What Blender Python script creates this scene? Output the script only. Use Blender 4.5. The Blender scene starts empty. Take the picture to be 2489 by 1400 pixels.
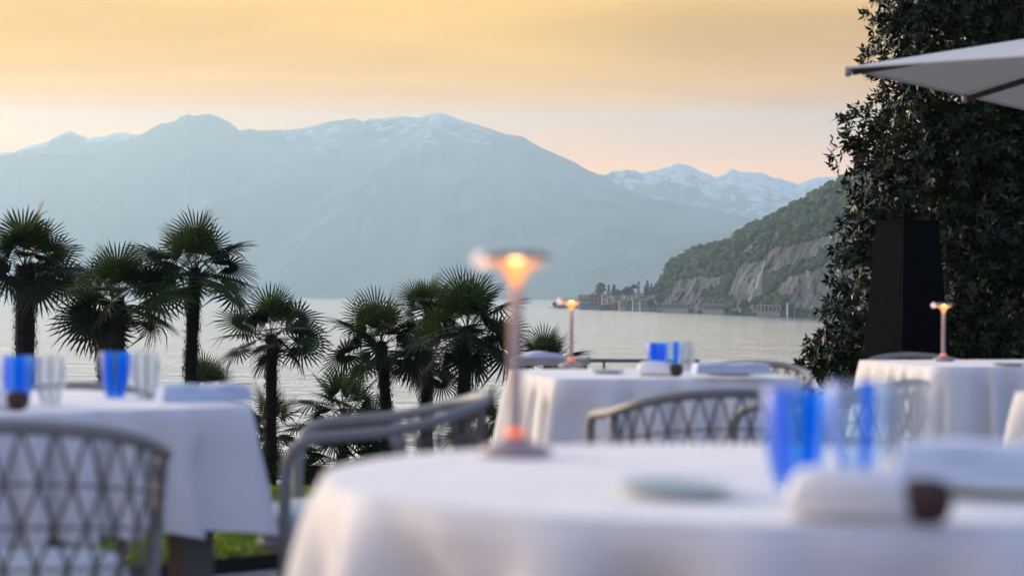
import bpy, bmesh, math, random
import numpy as np
from mathutils import Vector, Matrix, noise, Euler

random.seed(7)
rng = np.random.default_rng(7)
R = math.radians
scene = bpy.context.scene
COL = scene.collection

# ------------------------------------------------------------------ camera
FPX, CX, CY = 4870.0, 1244.5, 700.0          # focal length in photo pixels, photo centre
CAM = Vector((0.0, 0.0, 0.985))
PITCH, ROLL = math.atan(17.6 / FPX), R(0.30)
CAM_ROT = Matrix.Rotation(math.pi / 2 + PITCH, 3, 'X') @ Matrix.Rotation(ROLL, 3, 'Z')
cd = bpy.data.cameras.new('camera')
cam = bpy.data.objects.new('camera', cd)
COL.objects.link(cam)
cam.location = CAM
cam.rotation_euler = CAM_ROT.to_euler()
cd.sensor_width = 36.0
cd.lens = 36.0 * FPX / 2489.0
cd.clip_start, cd.clip_end = 0.05, 60000.0
cd.dof.use_dof = True
cd.dof.focus_distance = 42.0
cd.dof.aperture_fstop = 3.0
scene.camera = cam

# ------------------------------------------------------------------ sky, sun, exposure
SUN_AZ, SUN_EL = R(-48), R(9)                # azimuth from +Y (view direction), negative = left
sun_dir = Vector((math.sin(SUN_AZ) * math.cos(SUN_EL), math.cos(SUN_AZ) * math.cos(SUN_EL), math.sin(SUN_EL)))
world = bpy.data.worlds.new('World')
scene.world = world
world.use_nodes = True
W = world.node_tree
W.nodes.clear()
def wn(t, **k):
    n = W.nodes.new(t)
    for a, b in k.items():
        setattr(n, a, b)
    return n
def wl(a, b):
    W.links.new(a, b)
def wmath(op, a, b=None, c=None, clamp=False):
    n = wn('ShaderNodeMath', operation=op, use_clamp=clamp)
    for i, v in enumerate((a, b, c)):
        if v is None:
            continue
        if isinstance(v, (int, float)):
            n.inputs[i].default_value = v
        else:
            wl(v, n.inputs[i])
    return n.outputs[0]
def wmix(f, a, b):
    n = wn('ShaderNodeMix', data_type='RGBA')
    for s, v in ((n.inputs[0], f), (n.inputs[6], a), (n.inputs[7], b)):
        if isinstance(v, (int, float)):
            s.default_value = v
        elif isinstance(v, tuple):
            s.default_value = (*v, 1)
        else:
            wl(v, s)
    return n.outputs[2]
nish = wn('ShaderNodeTexSky', sky_type='NISHITA')
nish.sun_disc = False
nish.sun_elevation = SUN_EL
nish.sun_rotation = SUN_AZ
nish.air_density, nish.dust_density, nish.ozone_density = 1.0, 1.2, 1.0
tc = wn('ShaderNodeTexCoord')
sep = wn('ShaderNodeSeparateXYZ')
wl(tc.outputs['Generated'], sep.inputs[0])
zz = wmath('MAXIMUM', sep.outputs[2], 0.0)
# thin cirrus veil at a constant height: plane-projected noise streaks
den = wmath('ADD', zz, 0.06)
cu = wmath('DIVIDE', sep.outputs[0], den)
cv = wmath('DIVIDE', sep.outputs[1], den)
cmb = wn('ShaderNodeCombineXYZ')
wl(cu, cmb.inputs[0]); wl(cv, cmb.inputs[1])
mp = wn('ShaderNodeMapping')
mp.inputs['Rotation'].default_value = (0, 0, R(24))
mp.inputs['Scale'].default_value = (0.55, 0.80, 1)
wl(cmb.outputs[0], mp.inputs[0])
n1 = wn('ShaderNodeTexNoise'); n1.inputs['Scale'].default_value = 1.0; n1.inputs['Detail'].default_value = 7; n1.inputs['Roughness'].default_value = 0.55; n1.inputs['Distortion'].default_value = 0.6
wl(mp.outputs[0], n1.inputs['Vector'])
streak = wmath('MULTIPLY_ADD', n1.outputs[0], 3.8, -1.4, clamp=True)
# closeness to the sunset direction
dot = wn('ShaderNodeVectorMath', operation='DOT_PRODUCT')
wl(tc.outputs['Generated'], dot.inputs[0])
dot.inputs[1].default_value = (math.sin(SUN_AZ), math.cos(SUN_AZ), 0.0)
near = wmath('MULTIPLY_ADD', dot.outputs['Value'], 0.5, 0.5, clamp=True)
def wramp(f, stops):
    n = wn('ShaderNodeValToRGB')
    e = n.color_ramp.elements
    while len(e) < len(stops):
        e.new(0.5)
    for el, (p, c) in zip(e, stops):
        el.position = p; el.color = (*c, 1)
    wl(f, n.inputs[0])
    return n.outputs[0]
# thin high cloud: glowing towards the sunset, brighter band added above view to light the lake, bluish white overhead and behind
veil_sun = wramp(zz, [(0.0, (.80, .26, .0)), (.06, (.64, .220, .0)), (.085, (.335, .130, .0)), (.105, (.282, .128, .002)), (.130, (.250, .131, .020)), (.150, (.258, .148, .034)), (.20, (.86, .79, .68)), (.32, (.97, .97, .97)), (.56, (.23, .29, .42)), (1.0, (.110, .170, .32))])
veil_back = wramp(zz, [(0.0, (.06, .14, .35)), (.3, (.08, .18, .47)), (1.0, (.115, .165, .30))])
veil = wmix(wmath('SMOOTH_MIN', wmath('MULTIPLY', wmath('POWER', near, 1.5), 1.5), 1.0, 0.2), veil_back, veil_sun)
veil = wmix(wmath('MULTIPLY', streak, .6), veil, wmix(.45, veil, (.37, .225, .045)))
sc_ = wn('ShaderNodeVectorMath', operation='SCALE'); wl(veil, sc_.inputs[0])
bright = wmath('MULTIPLY_ADD', streak, 4.0, 18.6)
wl(wmath('MULTIPLY', bright, wmath('MAXIMUM', wmath('MULTIPLY_ADD', near, 1.3, -.2), .54)), sc_.inputs['Scale'])
sky_cool = nish
final = wmix(0.93, nish.outputs[0], sc_.outputs[0])
bg = wn('ShaderNodeBackground')
bg.inputs['Strength'].default_value = 0.10
wl(final, bg.inputs['Color'])
wo = wn('ShaderNodeOutputWorld')
wl(bg.outputs[0], wo.inputs['Surface'])

sl = bpy.data.lights.new('sun', 'SUN')
sl.energy = 1.6
sl.angle = R(12)
sl.color = (1.0, 0.78, 0.56)
sun = bpy.data.objects.new('sun', sl)
COL.objects.link(sun)
sun.rotation_euler = (-sun_dir).to_track_quat('-Z', 'Y').to_euler()
sun.location = (-20, 10, 30)

vs = scene.view_settings
vs.view_transform, vs.look, vs.exposure, vs.gamma = 'Standard', 'None', 0.93, 1.0
vs.use_curve_mapping = False
cy = scene.cycles
cy.use_denoising = True
cy.use_adaptive_sampling = False
cy.max_bounces, cy.diffuse_bounces, cy.glossy_bounces, cy.transmission_bounces = 8, 3, 3, 6
cy.transparent_max_bounces, cy.volume_bounces = 24, 2
cy.caustics_reflective = cy.caustics_refractive = False
cy.sample_clamp_indirect = 6.0

# ------------------------------------------------------------------ geometry helpers
def ray(px, py):
    return CAM_ROT @ Vector(((px - CX) / FPX, -(py - CY) / FPX, -1.0))
def at(px, py, d):
    """world point seen at a photo pixel, d metres ahead of the camera"""
    v = ray(px, py)
    return CAM + v * (d / v.y)
def on_z(px, py, z):
    v = ray(px, py)
    return CAM + v * ((z - CAM.z) / v.z)

class MB:
    def __init__(s):
        s.v, s.f, s.m, s.uv = [], [], [], None
    def add(s, vs_, fs, mi=0):
        b = len(s.v)
        s.v.extend([tuple(p) for p in vs_])
        s.f.extend([tuple(b + i for i in f) for f in fs])
        s.m.extend([mi] * len(fs))
    def box(s, x0, x1, y0, y1, z0, z1, mi=0, M=None):
        vv = [(x0, y0, z0), (x1, y0, z0), (x1, y1, z0), (x0, y1, z0), (x0, y0, z1), (x1, y0, z1), (x1, y1, z1), (x0, y1, z1)]
        if M is not None:
            vv = [M @ Vector(p) for p in vv]
        s.add(vv, [(0, 3, 2, 1), (4, 5, 6, 7), (0, 1, 5, 4), (1, 2, 6, 5), (2, 3, 7, 6), (3, 0, 4, 7)], mi)
    def tube(s, pts, r, n=8, mi=0, closed=False, caps=True):
        pts = [Vector(p) for p in pts]
        N = len(pts)
        rr = r if isinstance(r, (list, tuple)) else [r] * N
        rings = []
        up = None
        for i, p in enumerate(pts):
            if closed:
                t = (pts[(i + 1) % N] - pts[i - 1])
            else:
                t = pts[min(i + 1, N - 1)] - pts[max(i - 1, 0)]
            t.normalize()
            if up is None:
                up = Vector((0, 0, 1)) if abs(t.z) < .9 else Vector((1, 0, 0))
            a = t.cross(up)
            if a.length < 1e-4:
                a = t.cross(Vector((0, 1, 0)))
            a.normalize()
            b = a.cross(t).normalized()
            up = b
            rings.append([p + (a * math.cos(2 * math.pi * k / n) + b * math.sin(2 * math.pi * k / n)) * rr[i] for k in range(n)])
        vv = [q for ring in rings for q in ring]
        ff = []
        for i in range(N if closed else N - 1):
            j = (i + 1) % N
            for k in range(n):
                ff.append((i * n + k, i * n + (k + 1) % n, j * n + (k + 1) % n, j * n + k))
        if not closed and caps:
            ff.append(tuple(range(n - 1, -1, -1)))
            ff.append(tuple((N - 1) * n + k for k in range(n)))
        s.add(vv, ff, mi)
    def lathe(s, prof, n=32, mi=0, M=None):
        vv, ff = [], []
        for (r, z) in prof:
            for k in range(n):
                a = 2 * math.pi * k / n
                p = Vector((r * math.cos(a), r * math.sin(a), z))
                vv.append(M @ p if M is not None else p)
        for i in range(len(prof) - 1):
            for k in range(n):
                ff.append((i * n + k, i * n + (k + 1) % n, (i + 1) * n + (k + 1) % n, (i + 1) * n + k))
        s.add(vv, ff, mi)
    def build(s, name, mats, parent=None, smooth=False, loc=None):
        me = bpy.data.meshes.new(name)
        me.from_pydata(s.v, [], s.f)
        mats = mats if isinstance(mats, (list, tuple)) else [mats]
        for m in mats:
            me.materials.append(m)
        if len(mats) > 1:
            me.polygons.foreach_set('material_index', s.m)
        if smooth:
            me.polygons.foreach_set('use_smooth', [True] * len(me.polygons))
        me.update()
        o = bpy.data.objects.new(name, me)
        COL.objects.link(o)
        if parent is not None:
            o.parent = parent
        if loc is not None:
            o.location = loc
        return o

def np_mesh(name, verts, faces, mat, parent=None, smooth=False):
    """verts (n,3), faces (m,k) numpy arrays with a constant face size"""
    me = bpy.data.meshes.new(name)
    n, m, k = len(verts), len(faces), faces.shape[1]
    me.vertices.add(n); me.vertices.foreach_set('co', np.ascontiguousarray(verts, dtype=np.float32).ravel())
    me.loops.add(m * k); me.loops.foreach_set('vertex_index', np.ascontiguousarray(faces, dtype=np.int32).ravel())
    me.polygons.add(m); me.polygons.foreach_set('loop_start', np.arange(0, m * k, k, dtype=np.int32))
    me.materials.append(mat)
    if smooth:
        me.polygons.foreach_set('use_smooth', np.ones(m, dtype=bool))
    me.update(calc_edges=True)
    me.validate()
    o = bpy.data.objects.new(name, me)
    COL.objects.link(o)
    if parent is not None:
        o.parent = parent
    return o

def tag(o, label=None, cat=None, group=None, kind=None):
    if label: o['label'] = label
    if cat: o['category'] = cat
    if group: o['group'] = group
    if kind: o['kind'] = kind
    return o
def thing(name, label, cat, loc=(0, 0, 0), rz=0.0, group=None):
    o = bpy.data.objects.new(name, None)
    COL.objects.link(o)
    o.location = loc
    o.rotation_euler = (0, 0, rz)
    o.empty_display_size = 0.1
    return tag(o, label, cat, group)
def copy_tree(o, parent=None):
    c = o.copy()
    COL.objects.link(c)
    if parent is not None:
        c.parent = parent
    for ch in list(o.children):
        copy_tree(ch, c)
    return c
def catmull(pts, n=8, closed=False):
    P = [Vector(p) for p in pts]
    out = []
    N = len(P)
    for i in range(N if closed else N - 1):
        if closed:
            a, b, c, d = P[i - 1], P[i], P[(i + 1) % N], P[(i + 2) % N]
        else:
            a, b, c, d = P[max(i - 1, 0)], P[i], P[i + 1], P[min(i + 2, N - 1)]
        for k in range(n):
            t = k / n
            out.append(0.5 * ((2 * b) + (c - a) * t + (2 * a - 5 * b + 4 * c - d) * t * t + (3 * b - a - 3 * c + d) * t ** 3))
    if not closed:
        out.append(P[-1])
    return out

# ------------------------------------------------------------------ materials
class NT:
    def __init__(s, name):
        s.mat = bpy.data.materials.new(name)
        s.mat.use_nodes = True
        s.t = s.mat.node_tree
        s.bsdf = s.t.nodes['Principled BSDF']
        s.out = s.t.nodes['Material Output']
    def n(s, t, **k):
        x = s.t.nodes.new(t)
        for a, b in k.items():
            setattr(x, a, b)
        return x
    def l(s, a, b):
        s.t.links.new(a, b)
    def set(s, **k):
        for a, b in k.items():
            s.bsdf.inputs[a.replace('_', ' ')].default_value = b
    def coord(s, kind='Object', scale=(1, 1, 1), rot=(0, 0, 0)):
        c = s.n('ShaderNodeTexCoord'); m = s.n('ShaderNodeMapping')
        m.inputs['Scale'].default_value = scale; m.inputs['Rotation'].default_value = rot
        s.l(c.outputs[kind], m.inputs[0])
        return m.outputs[0]
    def noise(s, vec, scale=5, detail=4, rough=.55, dist=0.0):
        x = s.n('ShaderNodeTexNoise')
        x.inputs['Scale'].default_value = scale; x.inputs['Detail'].default_value = detail
        x.inputs['Roughness'].default_value = rough; x.inputs['Distortion'].default_value = dist
        s.l(vec, x.inputs['Vector'])
        return x.outputs[0]
    def math(s, op, a, b=None, c=None, clamp=False):
        x = s.n('ShaderNodeMath', operation=op, use_clamp=clamp)
        for i, v in enumerate((a, b, c)):
            if v is None: continue
            if isinstance(v, (int, float)): x.inputs[i].default_value = v
            else: s.l(v, x.inputs[i])
        return x.outputs[0]
    def ramp(s, fac, stops):
        x = s.n('ShaderNodeValToRGB')
        e = x.color_ramp.elements
        while len(e) < len(stops): e.new(0.5)
        for el, (p, c) in zip(e, stops):
            el.position = p; el.color = (*c, 1)
        s.l(fac, x.inputs[0])
        return x.outputs[0]
    def mix(s, f, a, b, blend='MIX'):
        x = s.n('ShaderNodeMix', data_type='RGBA', blend_type=blend)
        for so, v in ((x.inputs[0], f), (x.inputs[6], a), (x.inputs[7], b)):
            if isinstance(v, (int, float)): so.default_value = v
            elif isinstance(v, tuple): so.default_value = (*v, 1)
            else: s.l(v, so)
        return x.outputs[2]
    def color(s, c):
        if isinstance(c, tuple): s.bsdf.inputs['Base Color'].default_value = (*c, 1)
        else: s.l(c, s.bsdf.inputs['Base Color'])
    def bump(s, h, strength=.3, dist=.01):
        b = s.n('ShaderNodeBump')
        b.inputs['Strength'].default_value = strength; b.inputs['Distance'].default_value = dist
        s.l(h, b.inputs['Height']); s.l(b.outputs[0], s.bsdf.inputs['Normal'])
        return b

def simple(name, col, rough=.6, var=.12, scale=8, bump=0.0, bdist=.002, **k):
    m = NT(name)
    v = m.coord('Object')
    nz = m.noise(v, scale, 4)
    lo = tuple(max(0, c * (1 - var)) for c in col); hi = tuple(min(1, c * (1 + var)) for c in col)
    m.color(m.ramp(nz, [(.3, lo), (.7, hi)]))
    m.set(Roughness=rough, **k)
    if bump:
        m.bump(m.noise(v, scale * 4, 3), bump, bdist)
    return m.mat
# ================================================================== the setting
LAKE_Z = CAM.z - 11.0

def interp(table, x):
    xs = [p[0] for p in table]; ys = [p[1] for p in table]
    return float(np.interp(x, xs, ys))

# ---- water
def mat_water():
    m = NT('lake_water')
    m.color((0.075, 0.085, 0.09))
    m.set(Roughness=0.12, IOR=1.9, Specular_IOR_Level=.6)
    a = m.noise(m.coord('Object', scale=(.62, 1, 1)), 0.55, 4, .55, .3)
    b = m.noise(m.coord('Object', scale=(.75, 1, 1), rot=(0, 0, R(9))), 0.17, 3, .6, .6)
    c = m.noise(m.coord('Object', scale=(.6, 1, 1), rot=(0, 0, R(-7))), 0.040, 4, .62, .5)
    e_ = m.noise(m.coord('Object', scale=(.12, .6, 1)), 0.010, 3)
    h = m.math('ADD', m.math('ADD', m.math('MULTIPLY', a, .42), m.math('MULTIPLY', b, 1.35)), m.math('MULTIPLY', c, 2.5))
    bm_ = m.bump(h, 0.62, 1.0)
    m.l(m.math('MULTIPLY_ADD', e_, 0.7, 0.30), bm_.inputs['Strength'])
    return m.mat
MW = mat_water()
b = MB()
xs = [-6500, -2500, -900, -300, 0, 300, 900, 2500, 6500]
ys = [16, 60, 200, 600, 1500, 3000, 5000, 8000, 9600]
for y in ys:
    for x in xs:
        b.v.append((x, y, LAKE_Z))
nx = len(xs)
for j in range(len(ys) - 1):
    for i in range(nx - 1):
        b.f.append((j * nx + i, j * nx + i + 1, (j + 1) * nx + i + 1, (j + 1) * nx + i)); b.m.append(0)
lake = b.build('lake', MW)
tag(lake, 'calm pale rippled lake reaching to the far mountains', 'lake', kind='structure')

# ---- mountains
def mat_mountain(name, forest, rock, snow, z0, z1, amt):
    m = NT(name)
    v = m.coord('Object')
    n_big = m.noise(v, 0.0016, 6, .6)
    n_fine = m.noise(v, 0.016, 9, .72)
    base = m.mix(m.ramp(n_big, [(.42, (0, 0, 0)), (.62, (1, 1, 1))]), forest, rock)
    geo = m.n('ShaderNodeNewGeometry')
    sx = m.n('ShaderNodeSeparateXYZ'); m.l(geo.outputs['Position'], sx.inputs[0])
    sn = m.n('ShaderNodeSeparateXYZ'); m.l(geo.outputs['Normal'], sn.inputs[0])
    hgt = m.math('ADD', m.math('DIVIDE', m.math('SUBTRACT', sx.outputs[2], z0), z1 - z0), m.math('MULTIPLY', m.math('SUBTRACT', sn.outputs[2], .9), 2.0))
    t = m.math('ADD', hgt, m.math('MULTIPLY', m.math('SUBTRACT', n_fine, .5), 4.2))
    t = m.math('ADD', t, m.math('MULTIPLY', m.math('SUBTRACT', n_big, .5), 1.2))
    mask = m.math('MULTIPLY', m.math('MULTIPLY_ADD', t, 2.2, -.6, clamp=True), amt)
    m.color(m.mix(mask, base, snow))
    m.set(Roughness=.9, Specular_IOR_Level=.1)
    return m.mat

def fbm(x, y, z, octv=5):
    return noise.fractal(Vector((x, y, z)), 1.0, 2.0, octv, noise_basis='PERLIN_ORIGINAL')

def mountain(name, label, ridge, shore, ridge_d, x0, x1, nx, nt, mat, rough_px=2.0, relief=110., seed=0, curve=1.15):
    """terrain sheet from the shore up to a ridge line and down behind it"""
    V, Fc = [], []
    for i in range(nx + 1):
        px = x0 + (x1 - x0) * i / nx
        py = interp(ridge, px) - rough_px * fbm(px * .045, seed, 0, 6)
        rd = interp(ridge_d, px) if isinstance(ridge_d, list) else ridge_d
        sd = interp(shore, px)
        top = at(px, py, rd)
        bot = at(px, 720, sd); bot.z = LAKE_Z - 3
        for j in range(nt + 1):
            t = j / nt
            p = bot.lerp(top, t)
            f = t ** curve
            p.z = bot.z + (top.z - bot.z) * f
            w = math.sin(math.pi * min(1, t)) ** .7 if 0 < t < 1 else 0
            q = p * (1 / 900.)
            rid = 1 - abs(fbm(q.x * 1.1 + seed, q.y * .7, 3.1 + seed, 5)) * 2
            p.z += w * relief * (rid - .45)
            V.append(tuple(p))
        back = top + Vector((top.x * .12, 900, 0)); back.z = LAKE_Z - 3
        V.append(tuple(back))
    m1 = nt + 2
    for i in range(nx):
        for j in range(nt + 1):
            a = i * m1 + j
            Fc.append((a, a + m1, a + m1 + 1, a + 1))
    o = np_mesh(name, np.array(V), np.array(Fc), mat, smooth=True)
    return tag(o, label, 'mountain', kind='structure')

FOREST, ROCK, SNOW = (.040, .055, .040), (.12, .12, .12), (.80, .80, .82)
ridge_main = [(250, 470), (420, 380), (560, 330), (640, 317), (693, 316), (740, 311), (800, 295), (830, 293), (860, 287), (880, 296), (903, 289), (930, 289), (977, 282),
              (1015, 288), (1043, 278), (1070, 274), (1097, 283), (1130, 295), (1163, 304), (1230, 327), (1270, 332), (1293, 347), (1313, 358),
              (1347, 373), (1397, 395), (1430, 415), (1468, 427), (1500, 447), (1555, 477), (1703, 504), (1820, 531), (1950, 560), (2200, 610), (2489, 640)]
ridge_dome = [(-420, 430), (-200, 392), (0, 380), (127, 373), (177, 378), (233, 373), (267, 357), (343, 328), (367, 313), (390, 302), (427, 295), (440, 283), (450, 281),
              (460, 276), (467, 283), (493, 279), (513, 278), (540, 288), (557, 297), (583, 318), (607, 313), (633, 319), (693, 319), (780, 345), (900, 400)]
ridge_left = [(-420, 400), (-150, 380), (0, 372), (33, 370), (73, 355), (110, 347), (143, 328), (175, 317), (193, 330), (203, 331), (213, 339), (230, 332), (247, 333),
              (290, 322), (343, 328), (420, 350), (560, 380)]
ridge_far = [(1380, 450), (1440, 430), (1468, 424), (1490, 416), (1540, 413), (1560, 420), (1600, 413), (1625, 405), (1650, 396), (1680, 405), (1700, 415), (1735, 430),
             (1760, 425), (1780, 409), (1800, 419), (1840, 418), (1880, 430), (1940, 448), (1975, 433), (1990, 430), (2050, 432), (2120, 440), (2300, 450), (2600, 470)]
shore_all = [(-420, 7400), (0, 7000), (600, 6400), (1300, 5400), (1900, 4300), (2500, 3900)]
mountain('mountain', 'broad blue mountain with a snow-streaked rounded summit above the lake', ridge_main, shore_all, [(250, 8700), (560, 8600), (1300, 7900), (2500, 6400)],
         250, 2489, 460, 60, mat_mountain('snow_streaked_mountain', FOREST, ROCK, SNOW, 600, 820, .45), 1.2, 80, 1)
mountain('mountain', 'dark domed mountain shoulder without snow on the far shore', ridge_dome, shore_all, 8450,
         -420, 900, 300, 60, mat_mountain('wooded_mountain', FOREST, ROCK, SNOW, 5000, 5300, 0), 1.2, 95, 2)
mountain('mountain', 'small pointed snowy peaks behind the domed shoulder', ridge_left, [(-420, 8700), (600, 8700)], 9300,
         -420, 560, 220, 40, mat_mountain('snowy_left_peaks', FOREST, ROCK, SNOW, 470, 720, .8), 2.0, 60, 3)
mountain('mountain', 'jagged distant snowy range above the wooded headland', ridge_far, [(1300, 8300), (2600, 7300)], 9100,
         1380, 2600, 300, 50, mat_mountain('snowy_far_range', FOREST, ROCK, SNOW, 260, 620, .72), 3.2, 80, 4)
ridge_hd = [(-420, 660), (0, 676), (120, 690), (200, 688), (330, 684), (430, 676), (500, 678), (540, 690), (560, 702), (572, 715), (577, 719)]
mountain('headland', 'low dark wooded headland touching the lake behind the palms', ridge_hd, [(-420, 5600), (577, 5600)], 5850,
         -420, 576, 140, 14, mat_mountain('headland_woods', FOREST, ROCK, SNOW, 9000, 9100, 0), 1.5, 8, 5)

# ---- near wooded cliff (promontory on the right)
ridge_p = [(1318, 748.5), (1345, 746), (1380, 743), (1420, 738), (1460, 724), (1500, 716), (1550, 712), (1590, 712), (1605, 706), (1618, 690), (1628, 668), (1640, 652), (1665, 638),
           (1700, 616), (1735, 605), (1780, 589), (1800, 575), (1830, 560), (1870, 545), (1920, 517), (1960, 496), (2000, 470), (2050, 446), (2070, 440), (2150, 398), (2300, 345), (2500, 300), (2700, 270)]
shore_p = [(1318, 749), (1360, 751), (1450, 753), (1600, 758), (1700, 761), (1800, 765), (1900, 768), (2000, 771), (2200, 778), (2500, 790), (2700, 796)]
cliff_p = [(1318, 748.6), (1600, 725), (1622, 690), (1640, 668), (1672, 668), (1700, 660), (1740, 662), (1776, 668), (1800, 622), (1873, 588), (1962, 566), (2024, 546), (2100, 520), (2300, 450), (2700, 390)]
def mat_cliff():
    m = NT('cliff_rock')
    v = m.coord('Object', scale=(1, 1, .55))
    n1_ = m.noise(v, 0.07, 9, .78, 1.4)
    n2_ = m.noise(m.coord('Object'), 0.012, 5, .6)
    n3_ = m.noise(m.coord('Object', scale=(1, 1, .1)), 0.03, 4, .6)
    rock = m.ramp(n1_, [(.33, (.012, .014, .018)), (.44, (.10, .11, .125)), (.54, (.25, .255, .26)), (.66, (.54, .52, .49))])
    rust = m.math('MULTIPLY', m.ramp(n3_, [(.56, (0, 0, 0)), (.68, (1, 1, 1))]), .55)
    rock = m.mix(rust, rock, (.30, .19, .12))
    green = m.ramp(n2_, [(.53, (0, 0, 0)), (.63, (1, 1, 1))])
    m.color(m.mix(green, rock, (.05, .075, .03)))
    m.set(Roughness=.95, Specular_IOR_Level=.1)
    m.bump(n1_, 1.0, 10.0)
    return m.mat
promo = {}
V, Fc = [], []
NX, NC, NS = 420, 56, 24
x0, x1 = 1318.0, 2700.0
for i in range(NX + 1):
    px = x0 + (x1 - x0) * i / NX
    sp = on_z(px, interp(shore_p, px), LAKE_Z)
    sd = sp.y
    bot = Vector((sp.x, sp.y, LAKE_Z - 2))
    town = max(0, min(1, (1625 - px) / 40))
    cd_ = sd + 45 + 60 * town
    rd_ = sd + 55 + 90 * town + 260 * max(0, min(1, (px - 1590) / 250))
    cl = at(px, interp(cliff_p, px), cd_)
    rg = at(px, interp(ridge_p, px) + 7 * max(0, min(1, (px - 1590) / 30)) - 1.5 * fbm(px * .06, 9, 0), rd_)
    for j in range(NC + 1):
        t = j / NC
        p = bot.lerp(cl, t)
        if 0 < j:
            a = (1 - town) * (.35 + .65 * math.sin(math.pi * t))
            nv = noise.fractal(Vector((p.x / 65, p.y / 65, p.z / 60)), 1.0, 2.0, 5) * 13
            nv += noise.turbulence(Vector((p.x / 26 + 3, p.y / 26, p.z / 19)), 5, True) * 17 - 9
            nv += noise.turbulence(Vector((p.x / 9, p.y / 9, p.z / 7 + 7)), 3, True) * 5
            lg = (p.z + 9 * noise.noise(Vector((p.x / 50, 1, 2)))) / 15
            nv += 7 * (math.floor(lg) - lg * .85) * (.5 + .5 * noise.noise(Vector((p.x / 33, 5, p.z / 40))))
            nv = max(-16, min(30, nv))
            p.y += nv * a
        V.append(tuple(p))
    for j in range(1, NS + 1):
        t = j / NS
        p = cl.lerp(rg, t)
        p.z += math.sin(math.pi * t) * 5 * (1 - town) * (1 + fbm(p.x / 60, p.y / 60, 2))
        V.append(tuple(p))
    V.append((rg.x + 60, rg.y + 420, LAKE_Z - 2))
m1 = NC + NS + 2
for i in range(NX):
    for j in range(m1 - 1):
        a = i * m1 + j
        Fc.append((a, a + m1, a + m1 + 1, a + 1))
PV = np.array(V).reshape(NX + 1, m1, 3)
cliff = np_mesh('cliff', np.array(V), np.array(Fc), mat_cliff(), smooth=False)
tag(cliff, 'grey rocky cliff dropping from the wooded headland to the lake', 'cliff', kind='structure')

def promo_pt(px, t):
    """point on the headland sheet; t in 0..1 cliff, 1..2 wooded slope"""
    u = (px - x0) / (x1 - x0) * NX
    w = t * NC if t <= 1 else NC + (t - 1) * NS
    i, j = int(min(NX - 1, max(0, u))), int(min(NC + NS - 1, max(0, w)))
    fu, fw = u - i, w - j
    return (PV[i, j] * (1 - fu) * (1 - fw) + PV[i + 1, j] * fu * (1 - fw) + PV[i, j + 1] * (1 - fu) * fw + PV[i + 1, j + 1] * fu * fw)

# ---- terrace, lower garden
def ground_z(y):
    return float(np.interp(y, [-50, 2.9, 5.4, 9.1, 13, 60], [0, 0, -.05, -.088, -.10, -.10]))
def mat_gravel():
    m = NT('gravel')
    v = m.coord('Object')
    vo = m.n('ShaderNodeTexVoronoi'); vo.inputs['Scale'].default_value = 70; m.l(v, vo.inputs['Vector'])
    c = m.ramp(vo.outputs['Color'], [(0, (.13, .13, .13)), (.5, (.27, .27, .27)), (1, (.46, .46, .45))])
    big = m.noise(v, 1.3, 4)
    m.color(m.mix(m.math('MULTIPLY', big, .5), c, (.19, .18, .17)))
    m.set(Roughness=.9)
    m.bump(vo.outputs['Distance'], .8, .02)
    return m.mat
b = MB()
ysg = [-9, 0, 2.9, 4, 5.4, 7, 9.1, 10.45]
cols = [-9, -4, -1, 0.1]
def sheet(b, cols, ysg):
    base = len(b.v)
    for y in ysg:
        for x in cols:
            b.v.append((x, y, ground_z(y)))
    n = len(cols)
    for j in range(len(ysg) - 1):
        for i in range(n - 1):
            b.f.append((base + j * n + i, base + j * n + i + 1, base + (j + 1) * n + i + 1, base + (j + 1) * n + i)); b.m.append(0)
sheet(b, cols, ysg)
sheet(b, [0.1, 4, 9], ysg + [13, 19.5])
# retaining wall faces
b.add([(-9, 10.45, ground_z(10.45)), (0.1, 10.45, ground_z(10.45)), (0.1, 10.45, -3.7), (-9, 10.45, -3.7)], [(0, 1, 2, 3)])
b.add([(0.1, 10.45, ground_z(10.45)), (0.1, 19.5, ground_z(19.5)), (0.1, 19.5, -3.7), (0.1, 10.45, -3.7)], [(0, 1, 2, 3)])
b.add([(0.1, 19.5, ground_z(19.5)), (9, 19.5, ground_z(19.5)), (9, 19.5, -3.7), (0.1, 19.5, -3.7)], [(0, 1, 2, 3)])
terrace = b.build('ground', mat_gravel())
tag(terrace, 'grey gravel terrace under the dining tables', 'ground', kind='structure')
b = MB()
gx = np.linspace(-30, 40, 30); gy = np.linspace(10.2, 46, 16)
for y in gy:
    for x in gx:
        z = -3.65 + .12 * fbm(x * .2, y * .2, 5)
        if y > 40: z = -3.65 - (y - 40) * 1.4
        b.v.append((x, y, z))
for j in range(len(gy) - 1):
    for i in range(len(gx) - 1):
        n = len(gx); b.f.append((j * n + i, j * n + i + 1, (j + 1) * n + i + 1, (j + 1) * n + i)); b.m.append(0)
garden = b.build('lawn', simple('garden_turf', (.045, .07, .02), .9, .4, 1.5), smooth=True)
tag(garden, 'green lower garden the palms grow from', 'lawn', kind='structure')

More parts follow.
